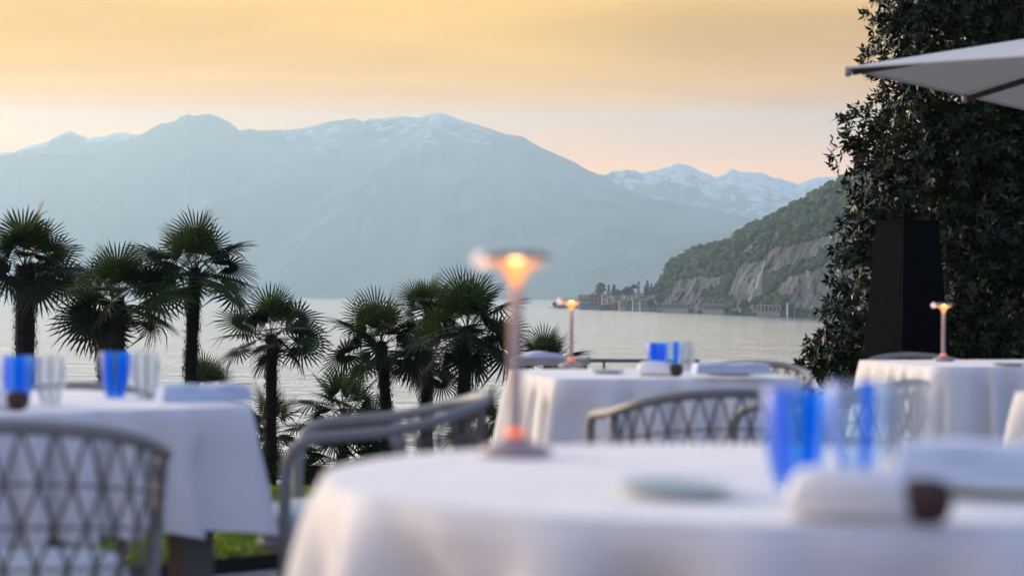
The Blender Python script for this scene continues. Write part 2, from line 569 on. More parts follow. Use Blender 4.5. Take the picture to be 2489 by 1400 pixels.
# ---- haze: the air over the lake, from the terrace to behind the last ridge
def build_haze(density):
    b = MB()
    zb = LAKE_Z - 5
    Y0, Y1, X = -40.0, 10250.0, 6800.0
    s = 0.0775
    t0, t1 = 125.0, 125.0 + s * Y1
    b.v = [(-X, Y0, zb), (X, Y0, zb), (X, Y1, zb), (-X, Y1, zb), (-X, Y0, t0), (X, Y0, t0), (X, Y1, t1), (-X, Y1, t1)]
    b.f = [(0, 3, 2, 1), (4, 5, 6, 7), (0, 1, 5, 4), (1, 2, 6, 5), (2, 3, 7, 6), (3, 0, 4, 7)]; b.m = [0] * 6
    m = bpy.data.materials.new('haze_air'); m.use_nodes = True
    t = m.node_tree; t.nodes.clear()
    o = t.nodes.new('ShaderNodeOutputMaterial'); p = t.nodes.new('ShaderNodeVolumePrincipled')
    p.inputs['Color'].default_value = (.64, .88, 1.0, 1)
    p.inputs['Density'].default_value = density
    p.inputs['Density Attribute'].default_value = ''
    p.inputs['Anisotropy'].default_value = 0.45
    t.links.new(p.outputs[0], o.inputs['Volume'])
    h = b.build('haze', m)
    tag(h, 'pale blue evening haze over the lake and mountains', 'haze', kind='stuff')
build_haze(1.25e-4)

# ================================================================== far shore: woods, village, galleries
def mat_leaf(name, c0, c1, rough=.6, trans=.0, spec=.3, sheen=None):
    m = NT(name)
    g = m.n('ShaderNodeNewGeometry')
    m.color(m.ramp(g.outputs['Random Per Island'], [(0.0, c0), (1.0, c1)]))
    m.set(Roughness=rough, Specular_IOR_Level=spec)
    if trans:
        tr = m.n('ShaderNodeBsdfTranslucent'); tr.inputs[0].default_value = (*[min(1, x * 1.6) for x in c1], 1)
        mx = m.n('ShaderNodeMixShader'); mx.inputs[0].default_value = trans
        m.l(m.bsdf.outputs[0], mx.inputs[1]); m.l(tr.outputs[0], mx.inputs[2]); m.l(mx.outputs[0], m.out.inputs[0])
    return m.mat

def ico(sub=1):
    bm = bmesh.new(); bmesh.ops.create_icosphere(bm, subdivisions=sub, radius=1)
    v = np.array([p.co[:] for p in bm.verts]); f = np.array([[q.index for q in p.verts] for p in bm.faces]); bm.free()
    return v, f
ICO1 = ico(1); ICO2 = ico(2)

def clumps(name, pts, sizes, mat, base=ICO2, jit=.28, parent=None, squash=.85):
    v0, f0 = base
    n = len(pts)
    V = np.repeat(v0[None], n, 0) * (1 + jit * rng.standard_normal((n, len(v0), 1)))
    a = rng.uniform(0, 6.28, n); c, s = np.cos(a), np.sin(a)
    X = V[:, :, 0] * c[:, None] - V[:, :, 1] * s[:, None]; Y = V[:, :, 0] * s[:, None] + V[:, :, 1] * c[:, None]
    V = np.stack([X, Y, V[:, :, 2] * squash], 2) * np.asarray(sizes)[:, None, None] + np.asarray(pts)[:, None, :]
    F_ = f0[None] + (np.arange(n) * len(v0))[:, None, None]
    return np_mesh(name, V.reshape(-1, 3), F_.reshape(-1, 3), mat, parent)

M_WOOD = mat_leaf('hillside_foliage', (.010, .022, .008), (.065, .088, .026), .8, spec=.1)
pts, sz = [], []
while len(pts) < 5200:                                   # wooded upper slope
    px = random.uniform(1606, 2690); t = 1 + random.random() ** .9
    p = promo_pt(px, t)
    n_ = noise.fractal(Vector((p[0] / 45, p[1] / 45, p[2] / 25)), 1.0, 2.0, 3)
    if n_ > .34 and t < 1.9: continue
    s_ = 1.3 + 3.6 * random.random() ** 2.2
    pts.append((p[0], p[1], p[2] + s_ * .55)); sz.append(s_)
def patch(poly_pts, n, smin=1.2, smax=2.6):
    """bushes over a px/t patch on the rock face: list of (px, t, radius px, radius t)"""
    for (px, t, rx, rt) in poly_pts:
        for _ in range(n):
            a, r = random.uniform(0, 6.28), math.sqrt(random.random())
            q = promo_pt(px + rx * r * math.cos(a), max(.03, min(.99, t + rt * r * math.sin(a))))
            s_ = random.uniform(smin, smax)
            pts.append((q[0], q[1] - s_ * .2, q[2] + s_ * .3)); sz.append(s_)
patch([(1740, .40, 38, .22), (1745, .26, 42, .12)], 80)
patch([(1850, .20, 60, .07), (1880, .22, 40, .06), (1640, .18, 30, .08)], 45)
patch([(1895, .52, 30, .05), (1935, .58, 40, .05), (1980, .63, 40, .05), (2030, .70, 40, .06), (1870, .40, 14, .08)], 48)
patch([(1775, .85, 20, .12), (1765, .70, 14, .14), (1660, .93, 30, .07), (1720, .95, 30, .06), (1690, .97, 40, .04)], 40)
patch([(1625, .75, 12, .2), (1830, .9, 40, .1), (1900, .95, 60, .06), (1990, .95, 60, .06)], 50)
for _ in range(260):                                     # lakeside scrub
    q = promo_pt(random.uniform(1560, 2300), random.uniform(.03, .11)); s_ = random.uniform(.8, 1.6)
    pts.append((q[0], q[1] - 1, q[2] + .5)); sz.append(s_)
wood = clumps('forest', pts, sz, M_WOOD)
tag(wood, 'green woods covering the top and ledges of the cliff', 'forest', kind='stuff')

# ---- village trees
M_DARK = mat_leaf('conifer_foliage', (.010, .022, .014), (.026, .045, .026), .85, spec=.1)
M_MID = mat_leaf('village_tree_foliage', (.020, .038, .012), (.06, .085, .03), .85, spec=.1)
M_BARK = simple('bark', (.06, .045, .035), .9, .3, 6)
def dist_town(px):
    return on_z(px, interp(shore_p, px), LAKE_Z).y
def far_tree(px, ytop, ybase, wpx, kind, label, dd=35, group='trees in the lakeside village'):
    d = dist_town(px) + dd
    base, top = at(px, ybase, d), at(px, ytop, d)
    h = top.z - base.z; r = wpx / FPX * d / 2
    o = thing('cypress_tree' if kind == 'cypress' else ('conifer_tree' if kind == 'cone' else 'broadleaf_tree'), label, 'tree', base, 0, group)
    b = MB(); b.tube([(0, 0, -1.5), (0, 0, h * .55)], [max(.25, r * .10), max(.12, r * .05)], 6); b.build('trunk', M_BARK, o)
    P, S = [], []
    n = 90
    for _ in range(n):
        t = random.random()
        if kind == 'cypress': rr, zc = r * (1 - .25 * t) * min(1, t * 8 + .3), h * t * .97
        elif kind == 'cone': rr, zc = r * (1 - t) ** .8, h * (.15 + .85 * t)
        elif kind == 'umbrella': rr, zc = r * math.sin(math.pi * min(1, .35 + t * .65)) ** .5, h * (.72 + .26 * t)
        else: rr, zc = r * math.sqrt(max(0, 1 - (2 * t - 1) ** 2)) , h * (.22 + .76 * t)
        a = random.uniform(0, 6.28); q = math.sqrt(random.random())
        P.append((rr * q * math.cos(a), rr * q * math.sin(a), zc)); S.append(max(.35, r * random.uniform(.16, .34)))
    clumps('crown', P, S, M_MID if kind == 'round' else M_DARK, ICO1, .3, o)
    return o
far_tree(1460, 689, 724, 26, 'round', 'tall dark bushy conifer rising behind the long red-roofed house')['category'] = 'tree'
far_tree(1479, 692, 724, 11, 'cone', 'thin pointed conifer right of the tall bushy conifer')
far_tree(1492, 691, 722, 15, 'cone', 'pointed conifer with a wide skirt near the village centre')
far_tree(1497, 704, 724, 24, 'round', 'low round tree beneath the pointed wide-skirted conifer')
far_tree(1526, 699, 722, 30, 'round', 'broad green domed tree above the village roofs')
far_tree(1541, 692, 720, 17, 'umbrella', 'flat-topped umbrella pine just left of the columnar cypress')
far_tree(1552, 684, 720, 9, 'cypress', 'tall dark columnar cypress above the village')
far_tree(1573, 682, 722, 17, 'cone', 'tall dark conifer right of the columnar cypress')
far_tree(1583, 689, 724, 13, 'cone', 'shorter dark conifer leaning against the tall one by the cliff')
far_tree(1590, 700, 745, 30, 'round', 'rounded tree at the right end of the village')
far_tree(1607, 696, 745, 30, 'round', 'dense tree where the village meets the cliff foot', 25)
far_tree(1621, 682, 735, 24, 'round', 'tree clinging to the edge of the cliff above the village', 30)
far_tree(1350, 733, 748, 16, 'round', 'small dark tree at the very tip of the point', 12)
far_tree(1364, 736, 749, 22, 'round', 'low bushy tree near the tip of the point behind the lamp', 12)
far_tree(1533, 731, 750, 16, 'round', 'round olive-green tree in front of the village houses', 8)
far_tree(1497, 738, 753, 26, 'round', 'dark shrubby tree on the village waterfront', 6)
far_tree(1582, 728, 752, 24, 'round', 'dark waterfront tree between the white house and the first gallery', 6)
far_tree(1470, 744, 753, 34, 'round', 'low hedge-like tree along the village shore', 4)

# ---- village houses
M_ROOF = simple('terracotta_roof', (.26, .10, .065), .9, .25, .4)
M_PANE = simple('far_window', (.03, .035, .045), .3, .1, 1)
WALLC = {'green': (.20, .26, .24), 'mauve': (.20, .16, .19), 'cream': (.55, .46, .36), 'pink': (.55, .33, .27), 'white': (.36, .35, .33), 'teal': (.36, .46, .46), 'ochre': (.45, .30, .17), 'grey': (.30, .31, .32)}
WALLM = {k: simple('render_' + k, c, .9, .12, .5) for k, c in WALLC.items()}
def house(x0p, x1p, ytop, ybase, col, label, dd=18, roof='gable', rows=2, cols=3, depth=9.0, rz=0.0):
    xm = (x0p + x1p) / 2; d = dist_town(xm) + dd
    base, top = at(xm, ybase, d), at(xm, ytop, d)
    w = (x1p - x0p) / FPX * d; h = top.z - base.z
    o = thing('village_house', label, 'house', base, R(rz), 'houses of the lakeside village')
    rh = min(h * .28, w * .25, 3.0)
    wh = h - rh
    b = MB(); b.box(-w / 2, w / 2, 0, depth, -4, wh); b.build('wall', WALLM[col], o)
    e = .5
    b = MB()
    if roof == 'gable':
        b.add([(-w / 2 - e, -e, wh), (w / 2 + e, -e, wh), (w / 2 + e, depth + e, wh), (-w / 2 - e, depth + e, wh), (-w / 2 - e, depth / 2, wh + rh), (w / 2 + e, depth / 2, wh + rh)],
              [(0, 1, 5, 4), (2, 3, 4, 5), (1, 2, 5), (3, 0, 4), (3, 2, 1, 0)])
    else:
        k = min(w, depth) * .4
        b.add([(-w / 2 - e, -e, wh), (w / 2 + e, -e, wh), (w / 2 + e, depth + e, wh), (-w / 2 - e, depth + e, wh), (-w / 2 + k, depth / 2, wh + rh), (w / 2 - k, depth / 2, wh + rh)],
              [(0, 1, 5, 4), (2, 3, 4, 5), (1, 2, 5), (3, 0, 4), (3, 2, 1, 0)])
    b.build('roof', M_ROOF, o)
    ww, hh = w / cols, wh / rows
    for r in range(rows):
        for c in range(cols):
            cxx, czz = -w / 2 + (c + .5) * ww, (r + .52) * hh
            b = MB(); b.box(cxx - ww * .22, cxx + ww * .22, -.12, .1, czz - hh * .28, czz + hh * .28); b.build('window', M_PANE, o)
    return o
house(1407, 1443, 716, 747, 'green', 'long grey-green waterfront house with a red roof at the village tip', 16, 'gable', 2, 7, 12)
house(1434, 1464, 709, 744, 'mauve', 'tall dusky mauve block beside the long grey-green house', 30, 'hip', 3, 3, 14)
house(1463, 1478, 714, 738, 'pink', 'narrow pinkish house right of the mauve block', 32, 'gable', 2, 2)
house(1476, 1492, 722, 745, 'ochre', 'ochre house between the pink house and the village centre', 22, 'gable', 3, 2)
house(1490, 1508, 718, 742, 'grey', 'grey house with red roof below the pointed conifers', 26, 'hip', 2, 3)
house(1503, 1512, 705, 724, 'cream', 'small cream gabled house high among the trees', 46, 'gable', 1, 1, 6)
house(1505, 1521, 732, 748, 'pink', 'low salmon-pink house near the village shore', 10, 'gable', 1, 3)
house(1519, 1534, 714, 736, 'cream', 'cream house with terracotta roof below the domed tree', 34, 'gable', 2, 2)
house(1509, 1530, 724, 744, 'teal', 'pale teal house above the salmon-pink house', 20, 'hip', 2, 3)
house(1538, 1557, 722, 748, 'white', 'white house with a dark red roof near the waterfront', 12, 'gable', 2, 2)
house(1549, 1571, 712, 740, 'teal', 'pale blue-green house behind the white waterfront house', 30, 'hip', 2, 3)
house(1556, 1574, 727, 749, 'grey', 'grey-blue house with rows of windows beside the white house', 10, 'gable', 3, 3)
house(1564, 1572, 696, 716, 'cream', 'tiny cream tower house below the tall dark conifer', 48, 'gable', 2, 1, 5)
house(1585, 1596, 716, 734, 'cream', 'small cream house at the right end of the village', 26, 'gable', 1, 2)

M_STONE = simple('gallery_stone', (.27, .25, .23), .9, .2, .6)
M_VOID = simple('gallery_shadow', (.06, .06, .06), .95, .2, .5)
def gallery(x0p, x1p, ytop, yfloor, ybase, n, label, arches=False):
    xm = (x0p + x1p) / 2; d = dist_town(xm) - 13
    o = thing('road_gallery', label, 'gallery', at(xm, ybase, d), 0, 'road galleries at the cliff foot')
    z = lambda y: at(xm, y, d).z - o.location.z
    w = (x1p - x0p) / FPX * d
    slope = at(x1p, interp(shore_p, x1p), dist_town(x1p)).y - at(x0p, interp(shore_p, x0p), dist_town(x0p)).y
    o.rotation_euler.z = math.atan2(slope, w) * .6
    zt, zf = z(ytop), z(yfloor)
    b = MB(); b.box(-w / 2 - .4, w / 2 + .4, -.4, 8, zt - .55, zt); b.build('roof', M_STONE, o)
    b = MB(); b.box(-w / 2, w / 2, 0, 8, -2, zf); b.build('base', M_STONE, o)
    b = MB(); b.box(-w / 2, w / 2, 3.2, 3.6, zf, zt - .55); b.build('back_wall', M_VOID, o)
    st = w / n
    for i in range(n + 1):
        x = -w / 2 + i * st
        cw = st * (.20 if arches else .14)
        b = MB(); b.box(x - cw, x + cw, 0, .8, zf, zt - .55); b.build('column', M_STONE, o)
    if arches:
        for i in range(n):
            xa = -w / 2 + i * st; cw = st * .20; x0_, x1_ = xa + cw, xa + st - cw
            rr = (x1_ - x0_) / 2; zc = zt - .56; xm_ = (x0_ + x1_) / 2
            vv, ff = [], []
            K = 8
            for k in range(K + 1):
                an = math.pi * k / K
                px_, pz_ = xm_ - rr * math.cos(an), zc - rr * 1.1 + rr * math.sin(an)
                vv += [(px_, .05, pz_), (px_, .05, zc), (px_, .75, pz_), (px_, .75, zc)]
            for k in range(K):
                a = k * 4; c = a + 4
                ff += [(a, c, c + 1, a + 1), (a + 2, a + 3, c + 3, c + 2), (a, a + 2, c + 2, c)]
            b = MB(); b.add(vv, ff); b.build('arch', M_STONE, o)
    return o
gallery(1601, 1692, 737, 750, 757, 13, 'pale stone road gallery nearest the village')
gallery(1700, 1774, 739, 753, 760, 11, 'pale columned road gallery below the green mound')
gallery(1834, 1902, 741, 757, 766, 6, 'arched stone gallery under the ledge of bushes', True)
xm = 1924; d = dist_town(xm) - 9
o = thing('tunnel_portal', 'square dark tunnel mouth in the cliff right of the arched gallery', 'tunnel', at(xm, 769, d))
k = d / FPX
b = MB(); b.box(-9 * k, -6 * k, 0, 6, -2, 33 * k); b.box(6 * k, 9 * k, 0, 6, -2, 33 * k); b.box(-6 * k, 6 * k, 0, 6, 30 * k, 33 * k); b.build('frame', M_STONE, o)
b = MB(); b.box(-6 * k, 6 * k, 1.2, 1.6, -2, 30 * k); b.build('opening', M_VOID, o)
# ================================================================== palms, magnolia, lawn
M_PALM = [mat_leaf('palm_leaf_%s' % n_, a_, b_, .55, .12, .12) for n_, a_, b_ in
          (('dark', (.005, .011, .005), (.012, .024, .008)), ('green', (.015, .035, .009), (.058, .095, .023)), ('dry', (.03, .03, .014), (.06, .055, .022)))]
M_TRUNK = simple('palm_fibre', (.016, .012, .010), .95, .5, 14)
M_POD = simple('palm_flower_pod', (.36, .37, .12), .6, .2, 10)

def frond_mesh(seed, petiole=.62, blade=.60, span=150, nl=38, droop=.25, bend=25, mat=None):
    rd = random.Random(seed)
    b = MB()
    pts_, rad = [], []
    for k in range(6):
        t = k / 5
        pts_.append((petiole * t, 0, -.10 * petiole * t * t)); rad.append(.012 - .006 * t)
    b.tube(pts_, rad, 4)
    o = Vector(pts_[-1])
    ca, sa = math.cos(R(bend)), math.sin(R(bend))
    ex, ey, ez = Vector((ca, 0, -sa)), Vector((0, 1, 0)), Vector((sa, 0, ca))
    for i in range(nl):
        u = (i + .5) / nl * 2 - 1
        th = R(span) * u
        L = blade * (1.0 - .22 * abs(u) ** 1.6) * rd.uniform(.90, 1.06)
        cup = .26 * math.cos(th) - .18
        w = blade * 2 * R(span) / nl * .56
        dirv = ex * math.cos(th) + ey * math.sin(th)
        sid = -ex * math.sin(th) + ey * math.cos(th)
        dr = droop * rd.uniform(.3, 1.5)
        tipbreak = rd.random() < .18
        prof = [(0.05, .06), (.28, .28), (.52, .36), (.80, .25), (1.0, .03)]
        vv = []
        for (r, wf) in prof:
            z = cup * r * .35 * L - dr * L * max(0, r - .45) ** 2 * (3.2 if tipbreak else 1.2)
            c = o + dirv * (r * L) + ez * z
            if tipbreak and r > .9: c = c - Vector((0, 0, .14 * L))
            hw = w * wf * (.9 if r > .5 else 1)
            vv += [c - sid * hw, c + ez * (w * .28 * wf), c + sid * hw]
        ff = []
        for k in range(len(prof) - 1):
            a = k * 3
            ff += [(a, a + 1, a + 4, a + 3), (a + 1, a + 2, a + 5, a + 4)]
        b.add(vv, ff)
    me_o = b.build('frond', mat)
    me = me_o.data
    bpy.data.objects.remove(me_o)
    return me
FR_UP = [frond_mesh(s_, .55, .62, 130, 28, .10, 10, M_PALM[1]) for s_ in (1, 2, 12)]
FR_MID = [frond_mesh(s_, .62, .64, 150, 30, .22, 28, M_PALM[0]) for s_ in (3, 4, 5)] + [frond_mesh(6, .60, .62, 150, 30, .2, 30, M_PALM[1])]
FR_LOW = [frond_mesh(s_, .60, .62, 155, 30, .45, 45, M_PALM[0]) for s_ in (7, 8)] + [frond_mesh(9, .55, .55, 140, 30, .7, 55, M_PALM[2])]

def palm_trunk(h, r0, r1, seed, lean):
    rd = random.Random(seed)
    b = MB()
    P, S = [], []
    N = 18
    for k in range(N + 1):
        t = k / N
        P.append((lean[0] * t * t, lean[1] * t * t, h * t)); S.append((r0 + (r1 - r0) * t) * .72 * rd.uniform(.92, 1.08))
    b.tube(P, S, 10)
    n = int(h * 330)
    for _ in range(n):                                         # shaggy fibre, old leaf bases
        t = rd.random(); a = rd.uniform(0, 6.283)
        c = Vector((lean[0] * t * t, lean[1] * t * t, h * t)); rr = (r0 + (r1 - r0) * t)
        out = Vector((math.cos(a), math.sin(a), 0)); tan = Vector((-math.sin(a), math.cos(a), 0))
        if rd.random() < .45:
            L, w = rd.uniform(.06, .13), rd.uniform(.012, .022)
            p0 = c + out * rr * .62; tip = p0 + out * L * .75 + Vector((0, 0, L * rd.uniform(.2, 1.1)))
        else:
            L, w = rd.uniform(.12, .32), rd.uniform(.003, .008)
            p0 = c + out * rr * .66; tip = p0 + out * rd.uniform(.02, .10) + Vector((0, 0, -L)) + tan * rd.uniform(-.04, .04)
        mid = p0.lerp(tip, .5) + out * rd.uniform(.01, .05)
        b.add([p0 - tan * w, p0 + tan * w, mid + tan * w * .8, mid - tan * w * .8, tip], [(0, 1, 2, 3), (3, 2, 4)])
    return b, Vector(P[-1])

GARDEN_Z = -3.75
def palm(px, py, d, trunk_w_px, label, scale=1.0, nf=24, seed=0, lean=(0, 0), low=.35, pods=0, spread=1.08, base_px=None):
    """crown centre at photo pixel (px, py), d metres away"""
    rd = random.Random(seed + 100)
    c = at(px, py + 8, d)
    bx = at(base_px if base_px is not None else px, py, d)
    h = c.z - GARDEN_Z
    o = thing('fan_palm', label, 'palm tree', (bx.x, bx.y, GARDEN_Z), 0, 'fan palms in the lower garden')
    r = trunk_w_px / FPX * d / 2
    b, top = palm_trunk(h - .05 * scale, r * 1.0, r * .95, seed, (c.x - bx.x, 0))
    b.build('trunk', M_TRUNK, o)
    nf = int(nf * .80)
    for k in range(nf):
        t = (k + .5) / nf
        el = 88 - (88 + 4 + 32 * low) * t ** .9
        az = k * 137.5 + rd.uniform(-22, 22)
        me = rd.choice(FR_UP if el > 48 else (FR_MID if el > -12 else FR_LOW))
        f = bpy.data.objects.new('frond', me)
        COL.objects.link(f)
        f.parent = o
        f.location = top + Vector((0, 0, -.22 * t * scale))
        s_ = .79 * scale * rd.uniform(.86, 1.10) * (spread if abs(el) < 50 else 1)
        f.scale = (s_, s_, s_)
        M = Matrix.Rotation(R(az), 3, 'Z') @ Matrix.Rotation(R(-el), 3, 'Y') @ Matrix.Rotation(R(rd.uniform(-55, 55)), 3, 'X')
        f.rotation_euler = M.to_euler()
    for k in range(pods):
        b = MB()
        a = R(-125 + 45 * k); L = .30 * scale
        P = [Vector((math.cos(a) * .10, math.sin(a) * .10, -.25)), Vector((math.cos(a) * .24, math.sin(a) * .24, -.22)), Vector((math.cos(a) * .30, math.sin(a) * .30, -.34)), Vector((math.cos(a) * .29, math.sin(a) * .29, -.52))]
        b.tube([p + top for p in catmull(P, 4)], [.02] + [.045] * 4 + [.065] * 5 + [.04] * 2 + [.008], 8)
        b.build('flower_pod', M_POD, o, True)
    return o
palm(62, 628, 28.5, 66, 'stout palm at the left edge with a shaggy thick trunk', 1.0, 26, 1, low=.3)
palm(286, 706, 31.5, 48, 'palm whose crown hangs low behind the dark blue striped glass', 1.08, 30, 2, low=.7, spread=1.20)
palm(252, 742, 34.0, 36, 'thin trunked palm tucked behind the low hanging crown', .72, 16, 3, low=.9)
palm(474, 634, 32.5, 42, 'tall palm with wide fan crown, third from the left edge', 1.10, 28, 4, low=.35, base_px=458, spread=1.20)
palm(660, 798, 34.0, 38, 'slender palm alone between the left table and the chair', 1.02, 26, 5, low=.3)
palm(505, 935, 35.5, 26, 'short palm peeping over the folded napkin of the left table', .82, 20, 6, low=.2)
palm(926, 815, 34.5, 40, 'palm with leftmost crown of the central palm group', 1.06, 28, 7, low=.45, base_px=952)
palm(1034, 860, 36.5, 32, 'thin palm in the middle of the central palm group', .86, 22, 8, low=.8)
palm(1136, 778, 33.0, 46, 'large palm with pale flower pods behind the tall lamp', 1.12, 32, 9, low=.75, pods=3, base_px=1118, spread=1.20)
palm(1042, 742, 39.0, 30, 'palm crown with a bare spear leaf behind the central group', .86, 18, 10, low=.2)
palm(836, 985, 36.0, 22, 'low palm with a wide round crown under the leftmost central crown', 1.05, 26, 11, low=.55)
palm(1330, 872, 37.0, 26, 'low palm showing its top fans behind the second lamp', .88, 20, 12, low=.2)
palm(655, 1030, 36.5, 30, 'low palm fanning out behind the slender palm trunk', 1.0, 20, 13, low=.6)
palm(826, 1090, 35.0, 24, 'low palm seen between the arms of the grey chair', 1.05, 22, 14, low=.5)
palm(1176, 1018, 36.0, 26, 'low palm in the gap left of the middle table', .84, 20, 15, low=.5)
palm(690, 1165, 34.0, 22, 'lowest palm, its fans just above the bright lawn strip', .95, 20, 16, low=.2)

# small shrub tips behind the left table
o = thing('young_shrub', 'pair of tiny leafy shoots above the far chair at the left table', 'shrub', at(200, 990, 30))
M_SHOOT = mat_leaf('shoot_leaf', (.05, .09, .03), (.09, .13, .05), .6)
b = MB(); b.tube([(-.06, 0, -3.0), (-.06, 0, .36)], .006, 4); b.tube([(.09, 0, -3.0), (.08, 0, .33)], .006, 4); b.build('stem', M_BARK, o)
b = MB()
for sx, sz_ in ((-.06, .36), (.08, .33)):
    for k in range(9):
        a = k * 2.4; L = random.uniform(.06, .10); p0 = Vector((sx, 0, sz_ - .04 * (k % 3)))
        tip = p0 + Vector((math.cos(a) * L, math.sin(a) * L, random.uniform(-.03, .04))); mid = p0.lerp(tip, .5); s_ = Vector((-math.sin(a), math.cos(a), 0)) * .016
        b.add([p0, mid - s_, tip, mid + s_], [(0, 1, 2, 3)])
b.build('leaves', M_SHOOT, o)

# ---- magnolia
def mat_magnolia():
    m = NT('magnolia_leaf')
    g = m.n('ShaderNodeNewGeometry')
    top = m.ramp(g.outputs['Random Per Island'], [(0, (.003, .009, .003)), (.7, (.008, .021, .005)), (.93, (.02, .045, .009)), (1, (.07, .08, .018))])
    back = m.ramp(g.outputs['Random Per Island'], [(0, (.010, .011, .005)), (1, (.024, .024, .011))])
    m.color(m.mix(g.outputs['Backfacing'], top, back))
    m.set(Roughness=.36, Specular_IOR_Level=.22)
    return m.mat
M_MAG = mat_magnolia()
MAG_D = 26.5
mag_base = at(2400, 1000, MAG_D); mag_base.z = GARDEN_Z
mag = thing('magnolia_tree', 'huge dark glossy-leaved magnolia filling the right side', 'tree', mag_base)
blobs = [(2265, -60, 165), (2205, 70, 105), (2360, 60, 170), (2500, 40, 200), (2150, 150, 62), (2215, 215, 95), (2350, 230, 160), (2480, 270, 170), (2125, 335, 98), (2230, 340, 120), (2350, 390, 150), (2480, 430, 170),
         (2160, 470, 105), (2250, 520, 120), (2390, 560, 170), (2500, 600, 160), (2092, 575, 70), (2170, 610, 95), (2080, 668, 76), (2175, 710, 100), (2320, 720, 170), (2460, 760, 180),
         (2062, 780, 66), (2040, 850, 76), (2130, 840, 105), (2090, 900, 100), (2270, 880, 140), (2430, 900, 170), (2020, 905, 50), (1958, 882, 13), (2050, 960, 80), (2150, 1000, 130), (2350, 1050, 180),
         (2620, 100, 220), (2620, 350, 220), (2640, 620, 220), (2640, 880, 220), (2360, -200, 190), (2560, -220, 230), (2450, -420, 210), (2700, -350, 220), (2570, -600, 190)]
K = MAG_D / FPX
cen, nor, siz = [], [], []
for (bx, by, br) in blobs:
    for layer in range(3):
        dd = MAG_D + (rng.uniform(-.9, .1), rng.uniform(.0, 1.4), rng.uniform(1.2, 2.8))[layer]
        c = np.array(at(bx + rng.uniform(-.2, .2) * br, by + rng.uniform(-.2, .2) * br, dd)); r_ = br * K * (1.0 if layer < 2 else .92)
        n = int(max(5, (24.0 if layer == 0 else 17.0) * 4 * math.pi * r_ ** 2 * .9))
        u = rng.standard_normal((n, 3)); u /= np.linalg.norm(u, axis=1)[:, None]
        rad = r_ * (rng.uniform(.35, 1.0, n) ** .45)[:, None]
        cen.append(c + u * rad * np.array([1, .8, 1])); nor.append(u + rng.standard_normal((n, 3)) * .45 + np.array([0, 0, .25]))
cen = np.concatenate(cen); nor = np.concatenate(nor)
keep = np.array([noise.noise(Vector((q[0] * 1.5, q[1] * .9, q[2] * 1.5))) + .5 * noise.noise(Vector((q[0] * 4, q[1] * 3, q[2] * 4))) > -.45 for q in cen])
cen, nor = cen[keep], nor[keep]; nor /= np.linalg.norm(nor, axis=1)[:, None]
NR = len(cen); NL = 8
t1 = np.cross(nor, np.array([.31, .22, .92])); t1 /= np.linalg.norm(t1, axis=1)[:, None] + 1e-9
t2 = np.cross(nor, t1)
ang = (np.arange(NL) * 2.4)[None, :] + rng.uniform(0, 6.28, (NR, 1)) + rng.uniform(-.3, .3, (NR, NL))
opn = rng.uniform(.15, 1.05, (NR, NL))                        # how far each leaf opens from the shoot axis
rdir = np.cos(ang)[..., None] * t1[:, None] + np.sin(ang)[..., None] * t2[:, None]
ld = rdir * np.cos(opn)[..., None] + nor[:, None] * np.sin(opn)[..., None]
ld[..., 2] -= .18; ld /= np.linalg.norm(ld, axis=2)[..., None]
sd = np.cross(ld, np.broadcast_to(nor[:, None], ld.shape)); sd /= np.linalg.norm(sd, axis=2)[..., None] + 1e-9
up = np.cross(sd, ld)
L = rng.uniform(.075, .150, (NR, NL))[..., None]; Wd = L * rng.uniform(.17, .22, (NR, NL))[..., None]
c0 = cen[:, None] + ld * .01
A = c0; Bm = c0 + ld * L * .5 - up * L * .05; Tp = c0 + ld * L - up * L * .22
v = np.stack([A, Bm - sd * Wd + up * L * .05, Bm, Bm + sd * Wd + up * L * .05, Tp], 2).reshape(-1, 3)
f0 = np.array([[0, 2, 1], [0, 3, 2], [1, 2, 4], [2, 3, 4]])
ff = (f0[None] + (np.arange(NR * NL) * 5)[:, None, None]).reshape(-1, 3)
v = v - np.array(mag_base)
np_mesh('crown', v, ff, M_MAG, mag)
b = MB()
b.tube([(0, 0, 0), (.1, .3, 2.5), (-.1, .6, 5.0), (.2, .5, 8.5)], [.32, .26, .2, .08], 10)
for (bx, by, br) in blobs[::2]:
    q = at(bx, by, MAG_D + .6) - mag_base
    s0 = Vector((0, .4, max(.8, min(7.5, q.z - 1.2))))
    m_ = s0.lerp(q, .5) + Vector((0, 0, -.12))
    b.tube(catmull([s0, m_, q], 4), [.09 - .0085 * k_ for k_ in range(9)], 6)
b.build('trunk', M_BARK, mag)
print('magnolia leaves', NR * NL)

# ---- raised lawn strip at the terrace edge
lawn_poly = [(-7, 1.9), (-1.46, 7.22), (-.90, 7.76), (.06, 8.70), (.06, 10.40), (-7, 10.40)]
b = MB()
zt = .0
n = len(lawn_poly)
vv = [(x, y, -.2) for x, y in lawn_poly] + [(x, y, ground_z(y) + .055) for x, y in lawn_poly]
b.add(vv, [tuple(range(n, 2 * n))] + [(i, (i + 1) % n, n + (i + 1) % n, n + i) for i in range(n)])
lawn = b.build('lawn_bed', simple('dark_soil', (.010, .009, .008), .95, .3, 9))
tag(lawn, 'dark soil edge of the raised lawn strip by the tables', 'lawn', kind='structure')
def inside(x, y):
    c = False
    for i in range(n):
        (x1_, y1_), (x2_, y2_) = lawn_poly[i], lawn_poly[i - 1]
        if (y1_ > y) != (y2_ > y) and x < (x2_ - x1_) * (y - y1_) / (y2_ - y1_) + x1_: c = not c
    return c
P = []
while len(P) < 30000:
    x, y = random.uniform(-3.4, .06), random.uniform(5.4, 10.4)
    if inside(x, y): P.append((x, y, ground_z(y) + .05))
P = np.array(P); m_ = len(P)
cl = np.array([noise.noise(Vector((p[0] * 9, p[1] * 9, 1))) for p in P])
